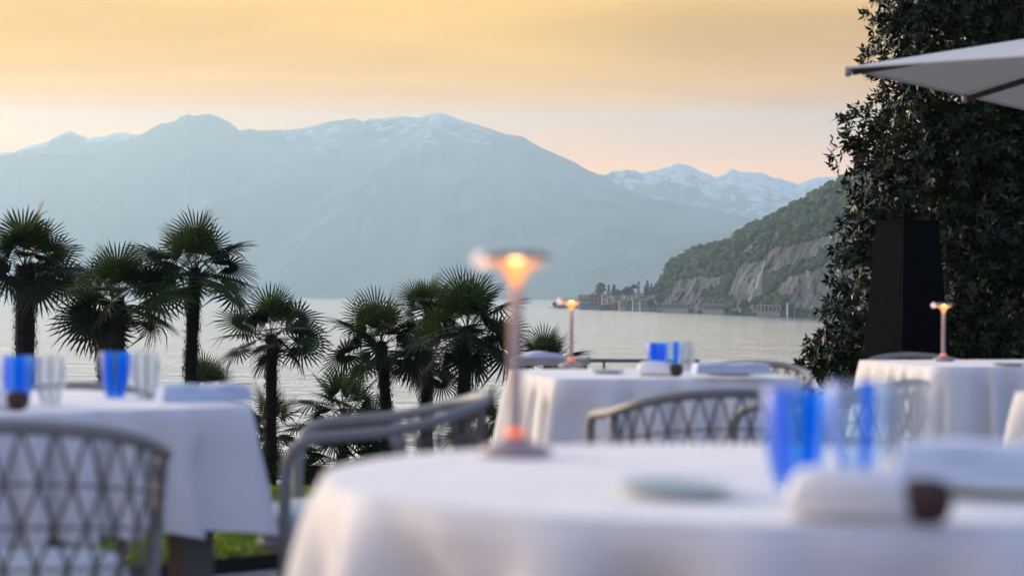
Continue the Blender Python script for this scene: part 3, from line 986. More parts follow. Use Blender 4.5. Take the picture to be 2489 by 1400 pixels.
h = (.030 + .028 * np.clip(cl + .4, 0, 1)) * rng.uniform(.6, 1.3, m_)
a = rng.uniform(0, 6.28, m_); wv = np.stack([np.cos(a), np.sin(a), 0 * a], 1) * rng.uniform(.004, .009, m_)[:, None]
tip = P + np.stack([rng.normal(0, .018, m_), rng.normal(0, .018, m_), h], 1); mid = (P + tip) / 2 + np.array([0, 0, .006])
v = np.stack([P - wv * .6, P + wv * .6, mid + wv, tip, mid - wv], 1).reshape(-1, 3)
f5 = np.array([[0, 1, 2], [0, 2, 4], [4, 2, 3]])
ff = (f5[None] + (np.arange(m_) * 5)[:, None, None]).reshape(-1, 3)
grass = np_mesh('grass', v, ff, mat_leaf('grass_blade', (.05, .09, .010), (.17, .25, .022), .6, .25))
tag(grass, 'short bright green grass on the lawn strip', 'grass', kind='stuff')
# ================================================================== furniture
def mat_cloth(name, col, scale=1.0):
    m = NT(name)
    v = m.coord('Object')
    nz = m.noise(v, 3 * scale, 3)
    m.color(m.ramp(nz, [(.3, tuple(c * .95 for c in col)), (.7, col)]))
    m.set(Roughness=.85, Specular_IOR_Level=.15, Sheen_Weight=.15)
    m.bump(m.math('ADD', m.noise(v, 7 * scale, 4, .6, .8), m.math('MULTIPLY', m.noise(v, 500, 2), .03)), .35, .02)
    return m.mat
M_CLOTH = mat_cloth('white_linen', (.85, .82, .785))
M_NAP = mat_cloth('napkin_linen', (.66, .74, .86))
M_TAUPE = simple('taupe_frame', (.23, .225, .215), .5, .1, 6, .2, .001)
M_ROPE = simple('taupe_rope', (.13, .12, .108), .85, .2, 40, .3, .001)
M_CUSH = mat_cloth('seat_fabric', (.42, .48, .53))
M_TABLE = simple('taupe_table', (.10, .092, .085), .6, .1, 5)

# ---- tables with cloths
def cloth_mesh(shape, half, drop, seed, folds):
    rd = random.Random(seed)
    NT_, NSK = 144, 14
    ph = [rd.uniform(0, 6.28) for _ in range(4)]
    def rad(th):
        if shape == 'round': return half
        n_ = 14
        return half / (abs(math.cos(th)) ** n_ + abs(math.sin(th)) ** n_) ** (1 / n_)
    b = MB()
    b.v.append((0, 0, .003))
    rings = [.25, .5, .75, .93, .985]
    for q in rings:
        for k in range(NT_):
            th = 2 * math.pi * k / NT_; r_ = rad(th) * q
            b.v.append((r_ * math.cos(th), r_ * math.sin(th), .003))
    for j in range(NSK + 1):
        s_ = j / NSK
        for k in range(NT_):
            th = 2 * math.pi * k / NT_
            co = abs(math.sin(2 * th)) ** 5 if shape != 'round' else 0.0
            w = .5 * math.cos(folds * th + ph[0] + .8 * math.sin(2 * th + ph[1])) + .3 * math.cos((folds * 1.7 // 1) * th + ph[2]) + .2 * math.cos(3 * th + ph[3])
            w = 1.25 * w * abs(w) ** -.25 if abs(w) > 1e-3 else 0
            amp = (.085 * s_ ** .5) if shape == 'round' else (.050 * s_ ** .55)
            flare = (.012 if shape == 'round' else .018) * s_
            z = .003 - .010 * min(1, s_ * 10) - drop * s_ * (1 + .05 * co + .035 * w * s_)
            deep = min(1, max(0, (-z - .060) / .08))
            r_ = rad(th) + .006 * min(1, s_ * 6) + flare + amp * (.75 * w + (.04 if shape == 'round' else .22)) + co * .030 * s_
            r_ -= deep * max(0, -w) * (.055 if shape == 'round' else .040)
            if z > -.058: r_ = max(r_, rad(th) + .002)
            b.v.append((r_ * math.cos(th), r_ * math.sin(th), z))
    for k in range(NT_):
        b.f.append((0, 1 + k, 1 + (k + 1) % NT_)); b.m.append(0)
    for j in range(len(rings) + NSK):
        for k in range(NT_):
            a = 1 + j * NT_ + k; c = 1 + j * NT_ + (k + 1) % NT_
            b.f.append((a, a + NT_, c + NT_, c)); b.m.append(0)
    return b

def table(cx, cyy, rz, half, shape, tlabel, clabel, seed, drop=.34, folds=11, legs=True):
    gz = ground_z(cyy)
    o = thing('dining_table', tlabel, 'table', (cx, cyy, gz), rz, 'dining tables on the terrace')
    b = MB()
    if shape == 'round':
        b.lathe([(.001, .727), (half - .02, .727), (half - .004, .731), (half - .004, .742), (half - .012, .748), (.001, .748)], 48)
    else:
        q_ = [(math.cos(2 * math.pi * k / 64), math.sin(2 * math.pi * k / 64)) for k in range(64)]
        q_ = [(c_ * (half - .006) / (abs(c_) ** 14 + abs(s__) ** 14) ** (1 / 14), s__ * (half - .006) / (abs(c_) ** 14 + abs(s__) ** 14) ** (1 / 14)) for c_, s__ in q_]
        b.add([(x, y, .727) for x, y in q_] + [(x, y, .746) for x, y in q_], [tuple(range(63, -1, -1)), tuple(range(64, 128))] + [(k, (k + 1) % 64, 64 + (k + 1) % 64, 64 + k) for k in range(64)])
    b.build('tabletop', M_TABLE, o)
    q = (half - .13) * (.62 if shape == 'round' else 1)
    for sx in (-1, 1):
        for sy in (-1, 1):
            b = MB(); b.box(sx * q - .042, sx * q + .042, sy * q - .042, sy * q + .042, 0, .7265); b.build('leg', M_TABLE, o)
    c = cloth_mesh(shape, half, drop, seed, folds).build('tablecloth', M_CLOTH, smooth=True)
    c.location = (cx, cyy, gz + .75); c.rotation_euler = (0, 0, rz)
    tag(c, clabel, 'tablecloth', 'white tablecloths')
    return o, gz + .753
def square_from(p_a, p_b, side):
    """table whose visible front edge runs from p_a (left) to p_b (right)"""
    e = Vector((p_b.x - p_a.x, p_b.y - p_a.y, 0)).normalized(); n_ = Vector((-e.y, e.x, 0))
    return e, n_
# round table in front
T1, Z1 = table(.322, 2.60, R(20), .562, 'round', 'round table in the foreground under a white cloth', 'large white cloth on the round foreground table with the big lamp', 3, .42, 13)
# left table
z = .75 - .045
pr, pl = on_z(642, 990, z), on_z(0, 1013, z)
e, n_ = square_from(pl, pr, 1.0)
c = pr - e * .5 + n_ * .5
T2, Z2 = table(c.x, c.y, math.atan2(e.y, e.x), .5, 'square', 'square table at the left with its grey leg showing', 'white cloth on the left table behind the lattice chair', 5, .285, 27)
# middle table
z = .75 - .078
pl, pr = on_z(1350, 924, z), on_z(1962, 922, z)
side = (pr - pl).length
e, n_ = square_from(pl, pr, side)
c = (pl + pr) / 2 + n_ * side / 2
T3, Z3 = table(c.x, c.y, math.atan2(e.y, e.x), side / 2, 'square', 'square table in the middle beyond the foreground table', 'white cloth on the middle table with the medium lamp', 8, .36, 22)
# right far table
z = .75 - .095
pl, pr = on_z(2284, 896, z), on_z(2106, 881, z)
e2 = Vector((pr.x - pl.x, pr.y - pl.y, 0)); n_ = e2.normalized(); e = Vector((n_.y, -n_.x, 0))
side = 1.0
c = pl + e * side / 2 + n_ * side / 2
T4, Z4 = table(c.x, c.y, math.atan2(e.y, e.x), side / 2, 'square', 'square table at the far right below the parasol', 'white cloth on the far right table with the smallest lamp', 12, .36, 24)
# table cut by the right frame edge
p = on_z(2434, 964, .75 - .06)
T5, Z5 = table(p.x + .76, p.y + .12, R(40), .5, 'square', 'square table cut off by the right picture edge', 'white cloth of the table cut off by the right picture edge', 15, .36, 22)

# ---- woven armchair
def make_chair():
    o = thing('woven_armchair', '', 'chair')
    o.scale = (.97, .97, .97)
    side_ = [(.285, .235, 0), (.302, .238, .27), (.318, .236, .56), (.324, .220, .645), (.327, .170, .684), (.326, .08, .696), (.318, -.03, .706), (.298, -.13, .725), (.255, -.215, .748), (.168, -.275, .769), (.08, -.297, .778)]
    full = [Vector(p) for p in side_] + [Vector((0, -.302, .782))] + [Vector((-p[0], p[1], p[2])) for p in side_[::-1]]
    path = catmull(full, 5)
    b = MB(); b.tube(path, .0160, 10); b.build('arm_rail', M_TAUPE, o, True)
    for sx in (-1, 1):
        b = MB(); b.tube(catmull([(sx * .316, -.05, .708), (sx * .285, -.11, .43), (sx * .268, -.19, .2), (sx * .272, -.26, 0)], 5), .0125, 8); b.build('rear_leg', M_TAUPE, o, True)
    top = [p for p in path if p.z > .70 and p.y < -.02]
    # resample the upper curve by arc length
    def resamp(cv, n):
        L = [0]
        for i in range(1, len(cv)): L.append(L[-1] + (cv[i] - cv[i - 1]).length)
        out = []
        for k in range(n + 1):
            t = L[-1] * k / n
            i = min(max(1, int(np.searchsorted(L, t))), len(cv) - 1)
            f = (t - L[i - 1]) / (L[i] - L[i - 1] + 1e-9)
            out.append(cv[i - 1].lerp(cv[i], max(0, min(1, f))))
        return out
    N = 15
    tops = resamp(top, N * 4)
    seat = []
    for k in range(N * 4 + 1):
        q = tops[k]
        seat.append(Vector((q.x * .86, -.02 + (q.y + .02) * .80, .415)))
    def S(u, v):
        u = max(0, min(N, u)) * 4
        i = min(int(u), N * 4 - 1); f = u - i
        a = tops[i].lerp(tops[i + 1], f); c_ = seat[i].lerp(seat[i + 1], f)
        p = a.lerp(c_, v)
        n_ = Vector((p.x, p.y + .05, 0)).normalized()
        return p + n_ * (.018 * math.sin(math.pi * v))
    rows = [0, .30, .53, .76, 1.0]
    b = MB()
    for i in range(-2, N + 3):
        for sg in (-1, 1):
            pts_ = []
            for r_, v in enumerate(rows):
                u = i + sg * .5 * r_
                if 0 <= u <= N: pts_.append(S(u, v))
            if len(pts_) > 1: b.tube(pts_, .0042, 5)
    for v in rows[1:4]:
        b.tube([S(N * k / 30, v) for k in range(31)], .0036, 5)
    for r_, v in enumerate(rows[:4]):
        for i in range(N + 1):
            u = i + (.5 if r_ % 2 else 0)
            if u <= N:
                M_ = Matrix.Translation(S(u, v))
                q = .0085 if r_ else .011
                b.add([M_ @ (Vector(x_) * q) for x_ in ((1, 0, 0), (-1, 0, 0), (0, 1, 0), (0, -1, 0), (0, 0, 1.3), (0, 0, -1.3))], [(0, 2, 4), (2, 1, 4), (1, 3, 4), (3, 0, 4), (2, 0, 5), (1, 2, 5), (3, 1, 5), (0, 3, 5)])
    b.build('rope_lattice', M_ROPE, o)
    ring = catmull([(.24, .28, .395), (0, .30, .395), (-.24, .28, .395), (-.262, 0, .405), (-.235, -.17, .405), (0, -.25, .405), (.235, -.17, .405), (.262, 0, .405)], 5, True)
    b = MB(); b.tube(ring, .013, 8, closed=True); b.build('seat_frame', M_TAUPE, o, True)
    b = MB()
    NTh = 40
    prof = [(.90, .392), (.97, .400), (1.0, .425), (1.0, .448), (.965, .468), (.85, .478), (.5, .484), (.02, .485)]
    for (q, zc) in prof:
        for k in range(NTh):
            th = 2 * math.pi * k / NTh; n_ = 5
            r_ = .250 / (abs(math.cos(th)) ** n_ + abs(math.sin(th)) ** n_) ** (1 / n_)
            b.v.append((r_ * q * math.cos(th), r_ * q * math.sin(th) * 1.14 + .035, zc))
    for j in range(len(prof) - 1):
        for k in range(NTh):
            b.f.append((j * NTh + k, j * NTh + (k + 1) % NTh, (j + 1) * NTh + (k + 1) % NTh, (j + 1) * NTh + k)); b.m.append(0)
    b.f.append(tuple(range(NTh - 1, -1, -1))); b.m.append(0)
    b.build('cushion', M_CUSH, o, True)
    return o
chair0 = make_chair()
first = [True]
def place_chair(px, py, d, rz, label):
    """top middle of the backrest at photo pixel (px, py), d metres away"""
    q = at(px, py, d)
    o = chair0 if first[0] else copy_tree(chair0)
    first[0] = False
    off = Matrix.Rotation(rz, 3, 'Z') @ Vector((0, -.293, 0))
    x, y = q.x - off.x, q.y - off.y
    o.location = (x, y, ground_z(y)); o.rotation_euler = (0, 0, rz)
    tag(o, label, 'chair', 'woven armchairs')
    return o
place_chair(10, 1018, 3.72, R(13), 'lattice-backed armchair in the lower left corner seen from behind')
place_chair(1180, 966, 5.45, R(93), 'grey armchair seen from the side between the left and foreground tables')
place_chair(1776, 943, 5.93, R(10), 'armchair with lattice back between the foreground and middle tables')
place_chair(205, 936, 6.0, R(172), 'armchair beyond the left table, only its top rail showing')
place_chair(1838, 878, 9.5, R(160), 'armchair behind the right corner of the middle table')
place_chair(2214, 921, 6.9, R(50), 'armchair in front of the far right table, mostly behind the glasses')
place_chair(2212, 860, 11.15, R(184), 'armchair behind the far right table beside the smallest lamp')

# ---- portable lamps
M_PINK = simple('blush_metal', (.34, .27, .28), .42, .05, 20)
M_PINK.node_tree.nodes['Principled BSDF'].inputs['Metallic'].default_value = .25
M_DISC = simple('lamp_disc', (.22, .20, .21), .35, .05, 20)
def mat_emit(name, col, s):
    m = NT(name)
    m.color(col)
    m.bsdf.inputs['Emission Color'].default_value = (*col, 1)
    m.bsdf.inputs['Emission Strength'].default_value = s
    return m.mat
M_CORE = mat_emit('lamp_core', (1.0, .68, .26), 3.2)
M_FUNNEL = NT('lamp_funnel')
M_FUNNEL.color((.42, .20, .10)); M_FUNNEL.set(Roughness=.4)
M_FUNNEL.bsdf.inputs['Emission Color'].default_value = (1.0, .38, .12, 1)
M_FUNNEL.bsdf.inputs['Emission Strength'].default_value = .42
M_FUNNEL = M_FUNNEL.mat
M_RING = mat_emit('lamp_ring', (1.0, .22, .09), .28)
M_GLINT = mat_emit('lamp_rim_glint', (1.0, .86, .76), .12)
def make_lamp():
    o = thing('table_lamp', '', 'lamp')
    b = MB(); b.lathe([(.001, 0), (.050, 0), (.0525, .003), (.0525, .009), (.049, .012), (.034, .018), (.021, .024), (.013, .031), (.0095, .040)], 40); base_ = b.build('base', M_PINK, o, True)
    b = MB(); b.lathe([(.0095, .0395), (.0090, .10), (.0090, .18), (.0092, .247)], 24); b.build('stem', M_PINK, o, True)
    b = MB(); b.lathe([(.0150, .0275), (.0165, .030), (.0150, .036), (.0102, .041)], 24); b.build('glow_ring', M_RING, base_, True)
    b = MB(); b.lathe([(.0092, .246), (.0108, .253), (.0145, .261), (.022, .268), (.033, .275), (.043, .281)], 32); fun_ = b.build('funnel', M_FUNNEL, o, True)
    b = MB(); b.lathe([(.001, .268), (.010, .270), (.0125, .277), (.010, .2835), (.001, .285)], 24); b.build('light_core', M_CORE, fun_, True)
    b = MB(); b.lathe([(.001, .2855), (.046, .2845), (.0515, .2865), (.0515, .2900), (.046, .2935), (.001, .2955)], 40); disc_ = b.build('shade_disc', M_DISC, o, True)
    b = MB(); b.lathe([(.0001, -.0145), (.0055, -.0133), (.0103, -.0103), (.0134, -.0055), (.0145, 0), (.0134, .0055), (.0103, .0103), (.0055, .0133), (.0001, .0145)], 20, M=Matrix.Translation((-.0500, 0, .283))); b.build('glint_bead', M_GLINT, disc_, True)  # glowing ball stands in for the bright highlight on the disc's left rim
    return o
lamp0 = make_lamp()
def place_lamp(px, py, ztop, label, energy, o):
    p = on_z(px, py, ztop)
    o.location = p
    o.rotation_euler = (0, 0, 0)
    tag(o, label, 'lamp', 'portable table lamps')
    li = bpy.data.lights.new('lamp_light', 'POINT'); li.energy = energy; li.color = (1.0, .58, .30); li.shadow_soft_size = .012
    lo = bpy.data.objects.new('lamp_light', li); COL.objects.link(lo); lo.parent = o; lo.location = (.0, -.046, .255)
    return o
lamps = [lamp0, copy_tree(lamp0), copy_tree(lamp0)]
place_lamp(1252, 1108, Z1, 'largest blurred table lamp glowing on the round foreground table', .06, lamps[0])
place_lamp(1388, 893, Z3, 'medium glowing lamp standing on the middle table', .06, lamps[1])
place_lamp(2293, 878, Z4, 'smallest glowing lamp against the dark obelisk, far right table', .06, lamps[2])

# ---- glasses
def mat_glass(name, tint, stripe, n, width, phase, scat=(.0, .40, 1.0), bodyc=(.86, .89, .93)):
    m = NT(name)
    m.t.nodes.remove(m.bsdf)
    c = m.n('ShaderNodeTexCoord'); sp_ = m.n('ShaderNodeSeparateXYZ'); m.l(c.outputs['Object'], sp_.inputs[0])
    ang_ = m.math('ARCTAN2', sp_.outputs[1], sp_.outputs[0])
    wv_ = m.math('SINE', m.math('MULTIPLY_ADD', ang_, float(n), phase))
    mask = m.math('MULTIPLY_ADD', m.math('SUBTRACT', wv_, 1 - 2 * width), 6.0, .5, clamp=True)
    col = m.mix(mask, tint, stripe)
    tr = m.n('ShaderNodeBsdfTransparent'); m.l(col, tr.inputs[0])
    df = m.n('ShaderNodeBsdfTranslucent'); m.l(m.mix(mask, bodyc, scat), df.inputs[0])
    d2 = m.n('ShaderNodeBsdfDiffuse'); m.l(m.mix(mask, bodyc, tuple(x_ * .85 for x_ in scat)), d2.inputs[0])
    ad = m.n('ShaderNodeMixShader'); ad.inputs[0].default_value = .5; m.l(df.outputs[0], ad.inputs[1]); m.l(d2.outputs[0], ad.inputs[2])
    mx = m.n('ShaderNodeMixShader'); m.l(m.math('MULTIPLY_ADD', mask, .52, .10), mx.inputs[0]); m.l(tr.outputs[0], mx.inputs[1]); m.l(ad.outputs[0], mx.inputs[2])
    gl = m.n('ShaderNodeBsdfGlossy'); gl.inputs['Roughness'].default_value = .4
    fr = m.n('ShaderNodeFresnel'); fr.inputs[0].default_value = 1.45
    m2 = m.n('ShaderNodeMixShader'); m.l(m.math('MULTIPLY', fr.outputs[0], .15, clamp=True), m2.inputs[0]); m.l(mx.outputs[0], m2.inputs[1]); m.l(gl.outputs[0], m2.inputs[2])
    m.l(m2.outputs[0], m.out.inputs[0])
    return m.mat
CLR = (.93, .95, .97)
G_DEEP = mat_glass('deep_blue_striped_glass', (.28, .70, 1.0), (.0, .40, 1.0), 6, .55, .6)
G_BLUE = mat_glass('blue_striped_glass', (.52, .84, 1.0), (.0, .36, 1.0), 5, .46, 1.7)
G_PALE = mat_glass('pale_blue_glass', (.82, .91, 1.0), (.0, .40, 1.0), 5, .20, 2.4)
G_FRONT = mat_glass('front_blue_striped_glass', (.56, .84, 1.0), (.0, .42, 1.0), 4, .40, .3)
G_CLEAR = mat_glass('clear_glass', CLR, (.82, .84, .84), 8, .25, .3, (.62, .64, .64))
def tumbler(px, py, z, mat, label, cat='glass', s_=1.0):
    p = on_z(px, py, z)
    o = thing('tumbler_glass', label, cat, p, 0.0, 'drinking glasses on the tables')
    b = MB(); b.lathe([(.001, .010), (.020, .010), (.028, .022), (.034, .045), (.0375, .075), (.0385, .119), (.0395, .1205), (.0400, .119), (.0392, .075), (.0358, .045), (.0305, .022), (.0245, .004), (.021, .0005), (.001, .0005)], 48)
    g = b.build('glass_body', mat, o, True)
    g.scale = (s_, s_, s_)
    return o
tumbler(1934, 1186, Z1, G_FRONT, 'large blurred royal blue striped glass on the foreground table')
tumbler(2085, 1150, Z1, G_PALE, 'pale blue glass with one strong blue stripe on the foreground table')
tumbler(2200, 1146, Z1, G_CLEAR, 'clear glass at the right of the foreground table glasses')
tumbler(42, 985, Z2, G_BLUE, 'light blue striped glass at the left picture edge')
tumbler(123, 984, Z2, G_CLEAR, 'clear glass beside the light blue glass on the left table')
tumbler(280, 966, Z2, G_DEEP, 'deep blue striped glass in the middle of the left table')
tumbler(356, 967, Z2, G_CLEAR, 'clear glass beside the deep blue glass on the left table')
tumbler(1596, 906, Z3, G_DEEP, 'small bright blue striped glass on the middle table')
tumbler(1636, 901, Z3, G_PALE, 'pale blue glass right behind the bright blue one on the middle table')
tumbler(1667, 900, Z3, G_CLEAR, 'clear glass beside the napkin on the middle table')

# ---- plates, napkins, small white pots, brown knobs
M_PLATE = simple('celadon_plate', (.56, .62, .56), .35, .04, 10)
M_POT = simple('white_porcelain', (.84, .83, .82), .4, .03, 10)
M_KNOB = simple('brown_roll', (.055, .028, .022), .8, .4, 60, .5, .002)
def plate(px, py, z, r_, label):
    o = thing('side_plate', label, 'plate', on_z(px, py, z), 0, 'pale green plates')
    b = MB(); b.lathe([(.001, .0005), (r_ * .62, .0005), (r_ * .95, .010), (r_, .013), (r_ * .985, .0155), (r_ * .93, .0125), (r_ * .62, .005), (.001, .005)], 48)
    b.build('dish', M_PLATE, o, True)
    return o
def napkin(px, py, z, ln, rz, label, dp=.11, h=.042):
    p = on_z(px, py, z)
    o = thing('folded_napkin', label, 'napkin', p, rz, 'thick folded napkins')
    for k in range(3):
        b = MB()
        hh = h / 3; z0_ = k * hh + .0006
        l2, d2 = ln / 2 - .003 * k, dp / 2 - .004 * k
        prof = [(-d2 + .004, z0_), (d2 - .004, z0_), (d2, z0_ + hh * .5), (d2 - .004, z0_ + hh * .96), (-d2 + .004, z0_ + hh * .96), (-d2, z0_ + hh * .5)]
        nseg = 10
        for i in range(nseg + 1):
            x = -l2 + 2 * l2 * i / nseg
            wob = .0016 * math.sin(i * 1.3 + k * 2)
            for (yy, zc) in prof: b.v.append((x, yy + wob, zc + (wob if k == 2 else 0)))
        m6 = len(prof)
        for i in range(nseg):
            for q in range(m6):
                b.f.append((i * m6 + q, (i + 1) * m6 + q, (i + 1) * m6 + (q + 1) % m6, i * m6 + (q + 1) % m6)); b.m.append(0)
        b.f.append(tuple(range(m6))); b.m.append(0); b.f.append(tuple(nseg * m6 + q for q in range(m6 - 1, -1, -1))); b.m.append(0)
        b.build('fold', M_NAP, o)
    return o
def ring_napkin(px, py, z, label, s_=1.0, rz=-18):
    """white napkin gathered into a dark brown wooden ring, lying with the ring towards the right"""
    o = thing('napkin_in_ring', label, 'napkin', on_z(px, py, z), R(rz), 'napkins gathered in brown rings')
    b = MB()
    prof = [(-.100, .018), (-.098, .030), (-.088, .036), (-.055, .038), (-.020, .037), (.008, .034), (.028, .028), (.042, .021), (.062, .0185)]
    NTh = 40
    for (x, r_) in prof:
        for k in range(NTh):
            th = 2 * math.pi * k / NTh
            w_ = 1 + .07 * math.cos(7 * th + x * 30) * min(1, (x + .1) * 12) + .03 * math.cos(3 * th)
            b.v.append((x * s_, r_ * w_ * math.cos(th) * s_, max(.0006, (.0005 + max(r_, .026) * .80 + r_ * .80 * w_ * math.sin(th)) * s_)))
    for j in range(len(prof) - 1):
        for k in range(NTh): b.f.append((j * NTh + k, j * NTh + (k + 1) % NTh, (j + 1) * NTh + (k + 1) % NTh, (j + 1) * NTh + k)); b.m.append(0)
    b.f.append(tuple(range(NTh))); b.m.append(0); b.f.append(tuple((len(prof) - 1) * NTh + k for k in range(NTh - 1, -1, -1))); b.m.append(0)
    b.build('gathered_cloth', M_POT, o, True)
    b = MB()
    M_ = Matrix.Translation((.052 * s_, 0, .0262 * s_)) @ Matrix.Rotation(R(90), 4, 'Y')
    b.lathe([(.0170 * s_, -.022 * s_), (.0210 * s_, -.022 * s_), (.0248 * s_, -.014 * s_), (.0262 * s_, 0), (.0248 * s_, .014 * s_), (.0205 * s_, .024 * s_), (.0150 * s_, .027 * s_), (.0145 * s_, .018 * s_)], 28, M=M_)
    r_ = b.build('brown_ring', M_KNOB, o, True)
    r_['label'] = 'dark brown wooden napkin ring'
    return o
plate(1640, 1204, Z1, .070, 'blurred pale side plate left of the blue glass, foreground table')
plate(2440, 1196, Z1, .110, 'plate holding the folded napkin at the right end of the foreground table')
napkin(2440, 1172, Z1 + .017, .25, R(-8), 'thick folded pale blue napkin on the foreground table', .10, .046)
ring_napkin(2136, 1268, Z1, 'large white napkin in a brown ring before the foreground glasses', .92, -22)
plate(400, 966, Z2, .070, 'side plate just right of the deep blue glass, left table')
napkin(494, 974, Z2, .235, R(22), 'thick folded pale blue napkin near the corner of the left table')
ring_napkin(0, 996, Z2, 'white napkin in a brown ring at the left picture edge', .9, -20)
plate(1476, 908, Z3, .070, 'side plate next to the lamp on the middle table')
plate(1770, 912, Z3, .110, 'plate under the folded napkin on the middle table')
napkin(1776, 908, Z3 + .017, .285, R(6), 'thick folded pale blue napkin on the middle table', .12, .040)
ring_napkin(1612, 914, Z3, 'small white napkin in a brown ring on the middle table', .95, -20)
plate(2450, 889, Z4, .085, 'plate at the right end of the far right table')

# ---- small side table with a folded cloth, low railing behind the middle table
M_GREY = simple('warm_grey_slab', (.34, .34, .31), .7, .08, 4)
M_LILAC = mat_cloth('lilac_cloth', (.52, .52, .66))
M_RAIL = simple('railing_metal', (.13, .14, .13), .55, .1, 8)
d = 11.4
p = at(1338, 888, d)
gz = ground_z(d)
st = thing('side_table', 'small grey side table behind the lamp of the middle table', 'table', (p.x, p.y, gz), R(-6))
zt = at(1338, 868, d).z - gz
b = MB(); b.box(-.215, .215, -.2, .2, zt - .042, zt); b.build('tabletop', M_GREY, st)
for sx in (-1, 1):
    for sy in (-1, 1):
        b = MB(); b.box(sx * .18 - .018, sx * .18 + .018, sy * .165 - .018, sy * .165 + .018, 0, zt - .042); b.build('leg', M_TABLE, st)
lc = thing('folded_cloth', 'lilac folded cloth lying on the small grey side table', 'cloth', (p.x - .05, p.y, gz + zt + .001), R(10))
b = MB()
for i in range(9):
    u = i / 8; h_ = .004 + .026 * math.sin(math.pi * u) ** .8
    for v_ in (-.13, -.11, .11, .13): b.v.append((-.12 + .24 * u, v_, h_ if abs(v_) < .12 else 0.0))
for i in range(8):
    for k in range(3): b.f.append((i * 4 + k, (i + 1) * 4 + k, (i + 1) * 4 + k + 1, i * 4 + k + 1)); b.m.append(0)
b.build('cloth_fold', M_LILAC, lc, True)
d = 14.0
gz = ground_z(d)
a0, a1 = at(1405, 876, d), at(1700, 862, d)
rl = thing('low_railing', 'low dark metal railing along the terrace edge behind the middle table', 'railing', (a0.x, a0.y, gz))
b = MB(); b.tube([(0, 0, a0.z - gz), (a1.x - a0.x, 0, a0.z - gz)], .013, 8); b.build('top_rail', M_RAIL, rl)
x = (at(1468, 876, d).x - a0.x)
stp = .62
while x < a1.x - a0.x:
    b = MB(); b.tube([(x, 0, 0), (x, 0, a0.z - gz - .012)], .010, 8); b.build('post', M_RAIL, rl); x += stp

# ---- dark obelisk with ball finials
M_OB = simple('charcoal_metal', (.005, .0055, .006), 1.0, .4, 9, .3, .004, Specular_IOR_Level=.05)
d = 17.0
gz = ground_z(d)
pt = at(2205, 536, d)
ob = thing('garden_obelisk', 'tall tapered charcoal pillar with ball finials before the magnolia', 'obelisk', (pt.x, pt.y, gz), R(28))
H = pt.z - gz
wt, wb = .182, .30
b = MB()
zz_ = [(wb, 0.0), (wt, H - .03), (wt + .008, H - .028), (wt + .008, H)]
for (w_, z_) in zz_:
    b.v += [(-w_, -w_, z_), (w_, -w_, z_), (w_, w_, z_), (-w_, w_, z_)]
for j in range(3):
    for k in range(4): b.f.append((j * 4 + k, j * 4 + (k + 1) % 4, (j + 1) * 4 + (k + 1) % 4, (j + 1) * 4 + k)); b.m.append(0)
b.f.append((12, 13, 14, 15)); b.m.append(0)
b.build('shaft', M_OB, ob)
for sx in (-1, 1):
    for sy in (-1, 1):
        b = MB(); b.lathe([(.014, 0), (.014, .012), (.026, .020), (.033, .036), (.030, .054), (.016, .068), (.001, .072)], 16, M=Matrix.Translation((sx * .15, sy * .15, H - .001))); b.build('ball_finial', M_OB, ob, True)

# ---- parasol
M_CANVAS = NT('parasol_canvas')
M_CANVAS.color((.66, .66, .62)); M_CANVAS.set(Roughness=.85)
_tr = M_CANVAS.n('ShaderNodeBsdfTranslucent'); _tr.inputs[0].default_value = (.62, .60, .52, 1)
_mx = M_CANVAS.n('ShaderNodeMixShader'); _mx.inputs[0].default_value = .08
M_CANVAS.l(M_CANVAS.bsdf.outputs[0], _mx.inputs[1]); M_CANVAS.l(_tr.outputs[0], _mx.inputs[2]); M_CANVAS.l(_mx.outputs[0], M_CANVAS.out.inputs[0])
M_CANVAS = M_CANVAS.mat
M_RIB = simple('dark_wood_rib', (.05, .035, .030), .6, .2, 10)
EAVE = CAM.z + 1.36
tipc, c2 = on_z(2056, 164, EAVE), on_z(2342, 230, EAVE)
dv = Vector((c2.x - tipc.x, c2.y - tipc.y, 0)); Ls = 2 * dv.length; dv.normalize(); ev = Vector((dv.y, -dv.x, 0))
cen_ = tipc + dv * Ls / 2 + ev * Ls / 2
gz = ground_z(cen_.y)
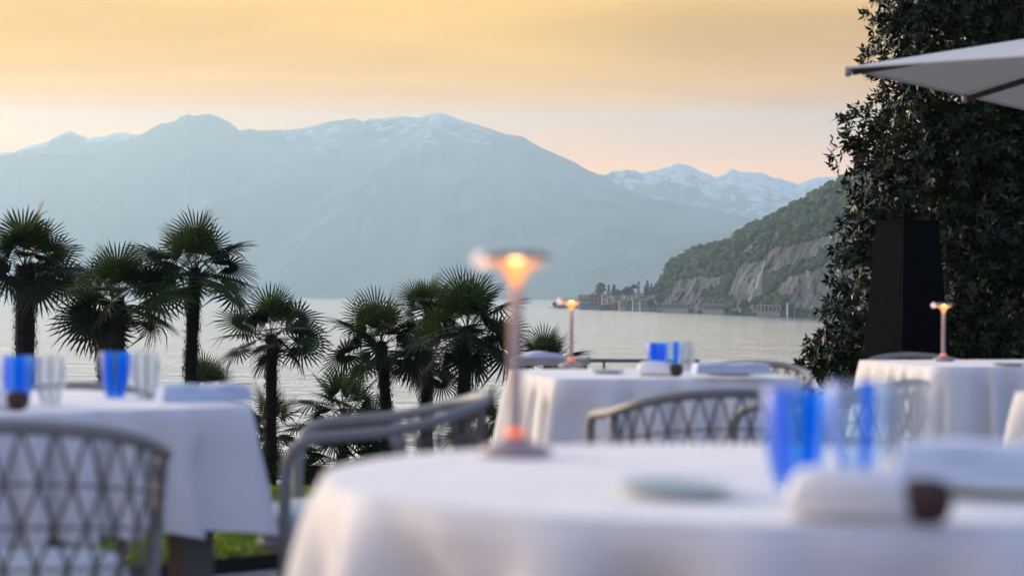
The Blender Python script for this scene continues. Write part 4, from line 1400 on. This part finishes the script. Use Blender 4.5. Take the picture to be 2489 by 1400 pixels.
pa = thing('parasol', 'white square parasol reaching into the top right corner', 'parasol', (cen_.x, cen_.y, gz), math.atan2(dv.y, dv.x))
he = EAVE - gz; hs = Ls / 2; rise = .47
b = MB()
NG = 8
corners = [Vector((-hs, hs, he)), Vector((hs, hs, he)), Vector((hs, -hs, he)), Vector((-hs, -hs, he))]
apex = Vector((0, 0, he + rise))
for k in range(4):
    A_, B_ = corners[k], corners[(k + 1) % 4]
    rows_ = []
    for i in range(NG + 1):
        t = i / NG
        rows_.append([(A_.lerp(B_, u / NG)).lerp(apex, t) - Vector((0, 0, .05 * math.sin(math.pi * u / NG) * (1 - t) * 0 + .03 * math.sin(math.pi * t) * math.sin(math.pi * u / NG))) for u in range(NG + 1)])
    base = len(b.v)
    for rw in rows_:
        for q in rw: b.v.append(tuple(q))
    w_ = NG + 1
    for i in range(NG):
        for u in range(NG): b.f.append((base + i * w_ + u, base + i * w_ + u + 1, base + (i + 1) * w_ + u + 1, base + (i + 1) * w_ + u)); b.m.append(0)
can_ = b.build('canopy', M_CANVAS, pa)
for k in range(4):
    A_, B_ = corners[k], corners[(k + 1) % 4]
    b = MB(); b.tube([A_.lerp(B_, u / 8) - Vector((0, 0, .004)) for u in range(9)], .009, 6); b.build('hem', M_CANVAS, can_)
M_CAP = simple('cap_metal', (.30, .29, .28), .5)
ends = [c_ for c_ in corners] + [(corners[k] + corners[(k + 1) % 4]) / 2 for k in range(4)]
for A_ in ends:
    b = MB(); b.tube([Vector((A_.x * .985, A_.y * .985, he - .030)), Vector((0, 0, he + rise - .045))], .020, 6); rib_ = b.build('rib', M_RIB, pa)
    b = MB(); b.lathe([(.001, -.045), (.018, -.04), (.022, -.015), (.018, .006), (.001, .012)], 12, M=Matrix.Translation((A_.x * .995, A_.y * .995, he - .012))); b.build('rib_end_cap', M_CAP, rib_, True)
b = MB(); b.tube([(0, 0, .05), (0, 0, he + rise - .03)], .030, 12); b.build('pole', M_RIB, pa)
b = MB(); b.box(-.32, .32, -.32, .32, 0, .06); b.build('base_plate', M_OB, pa)
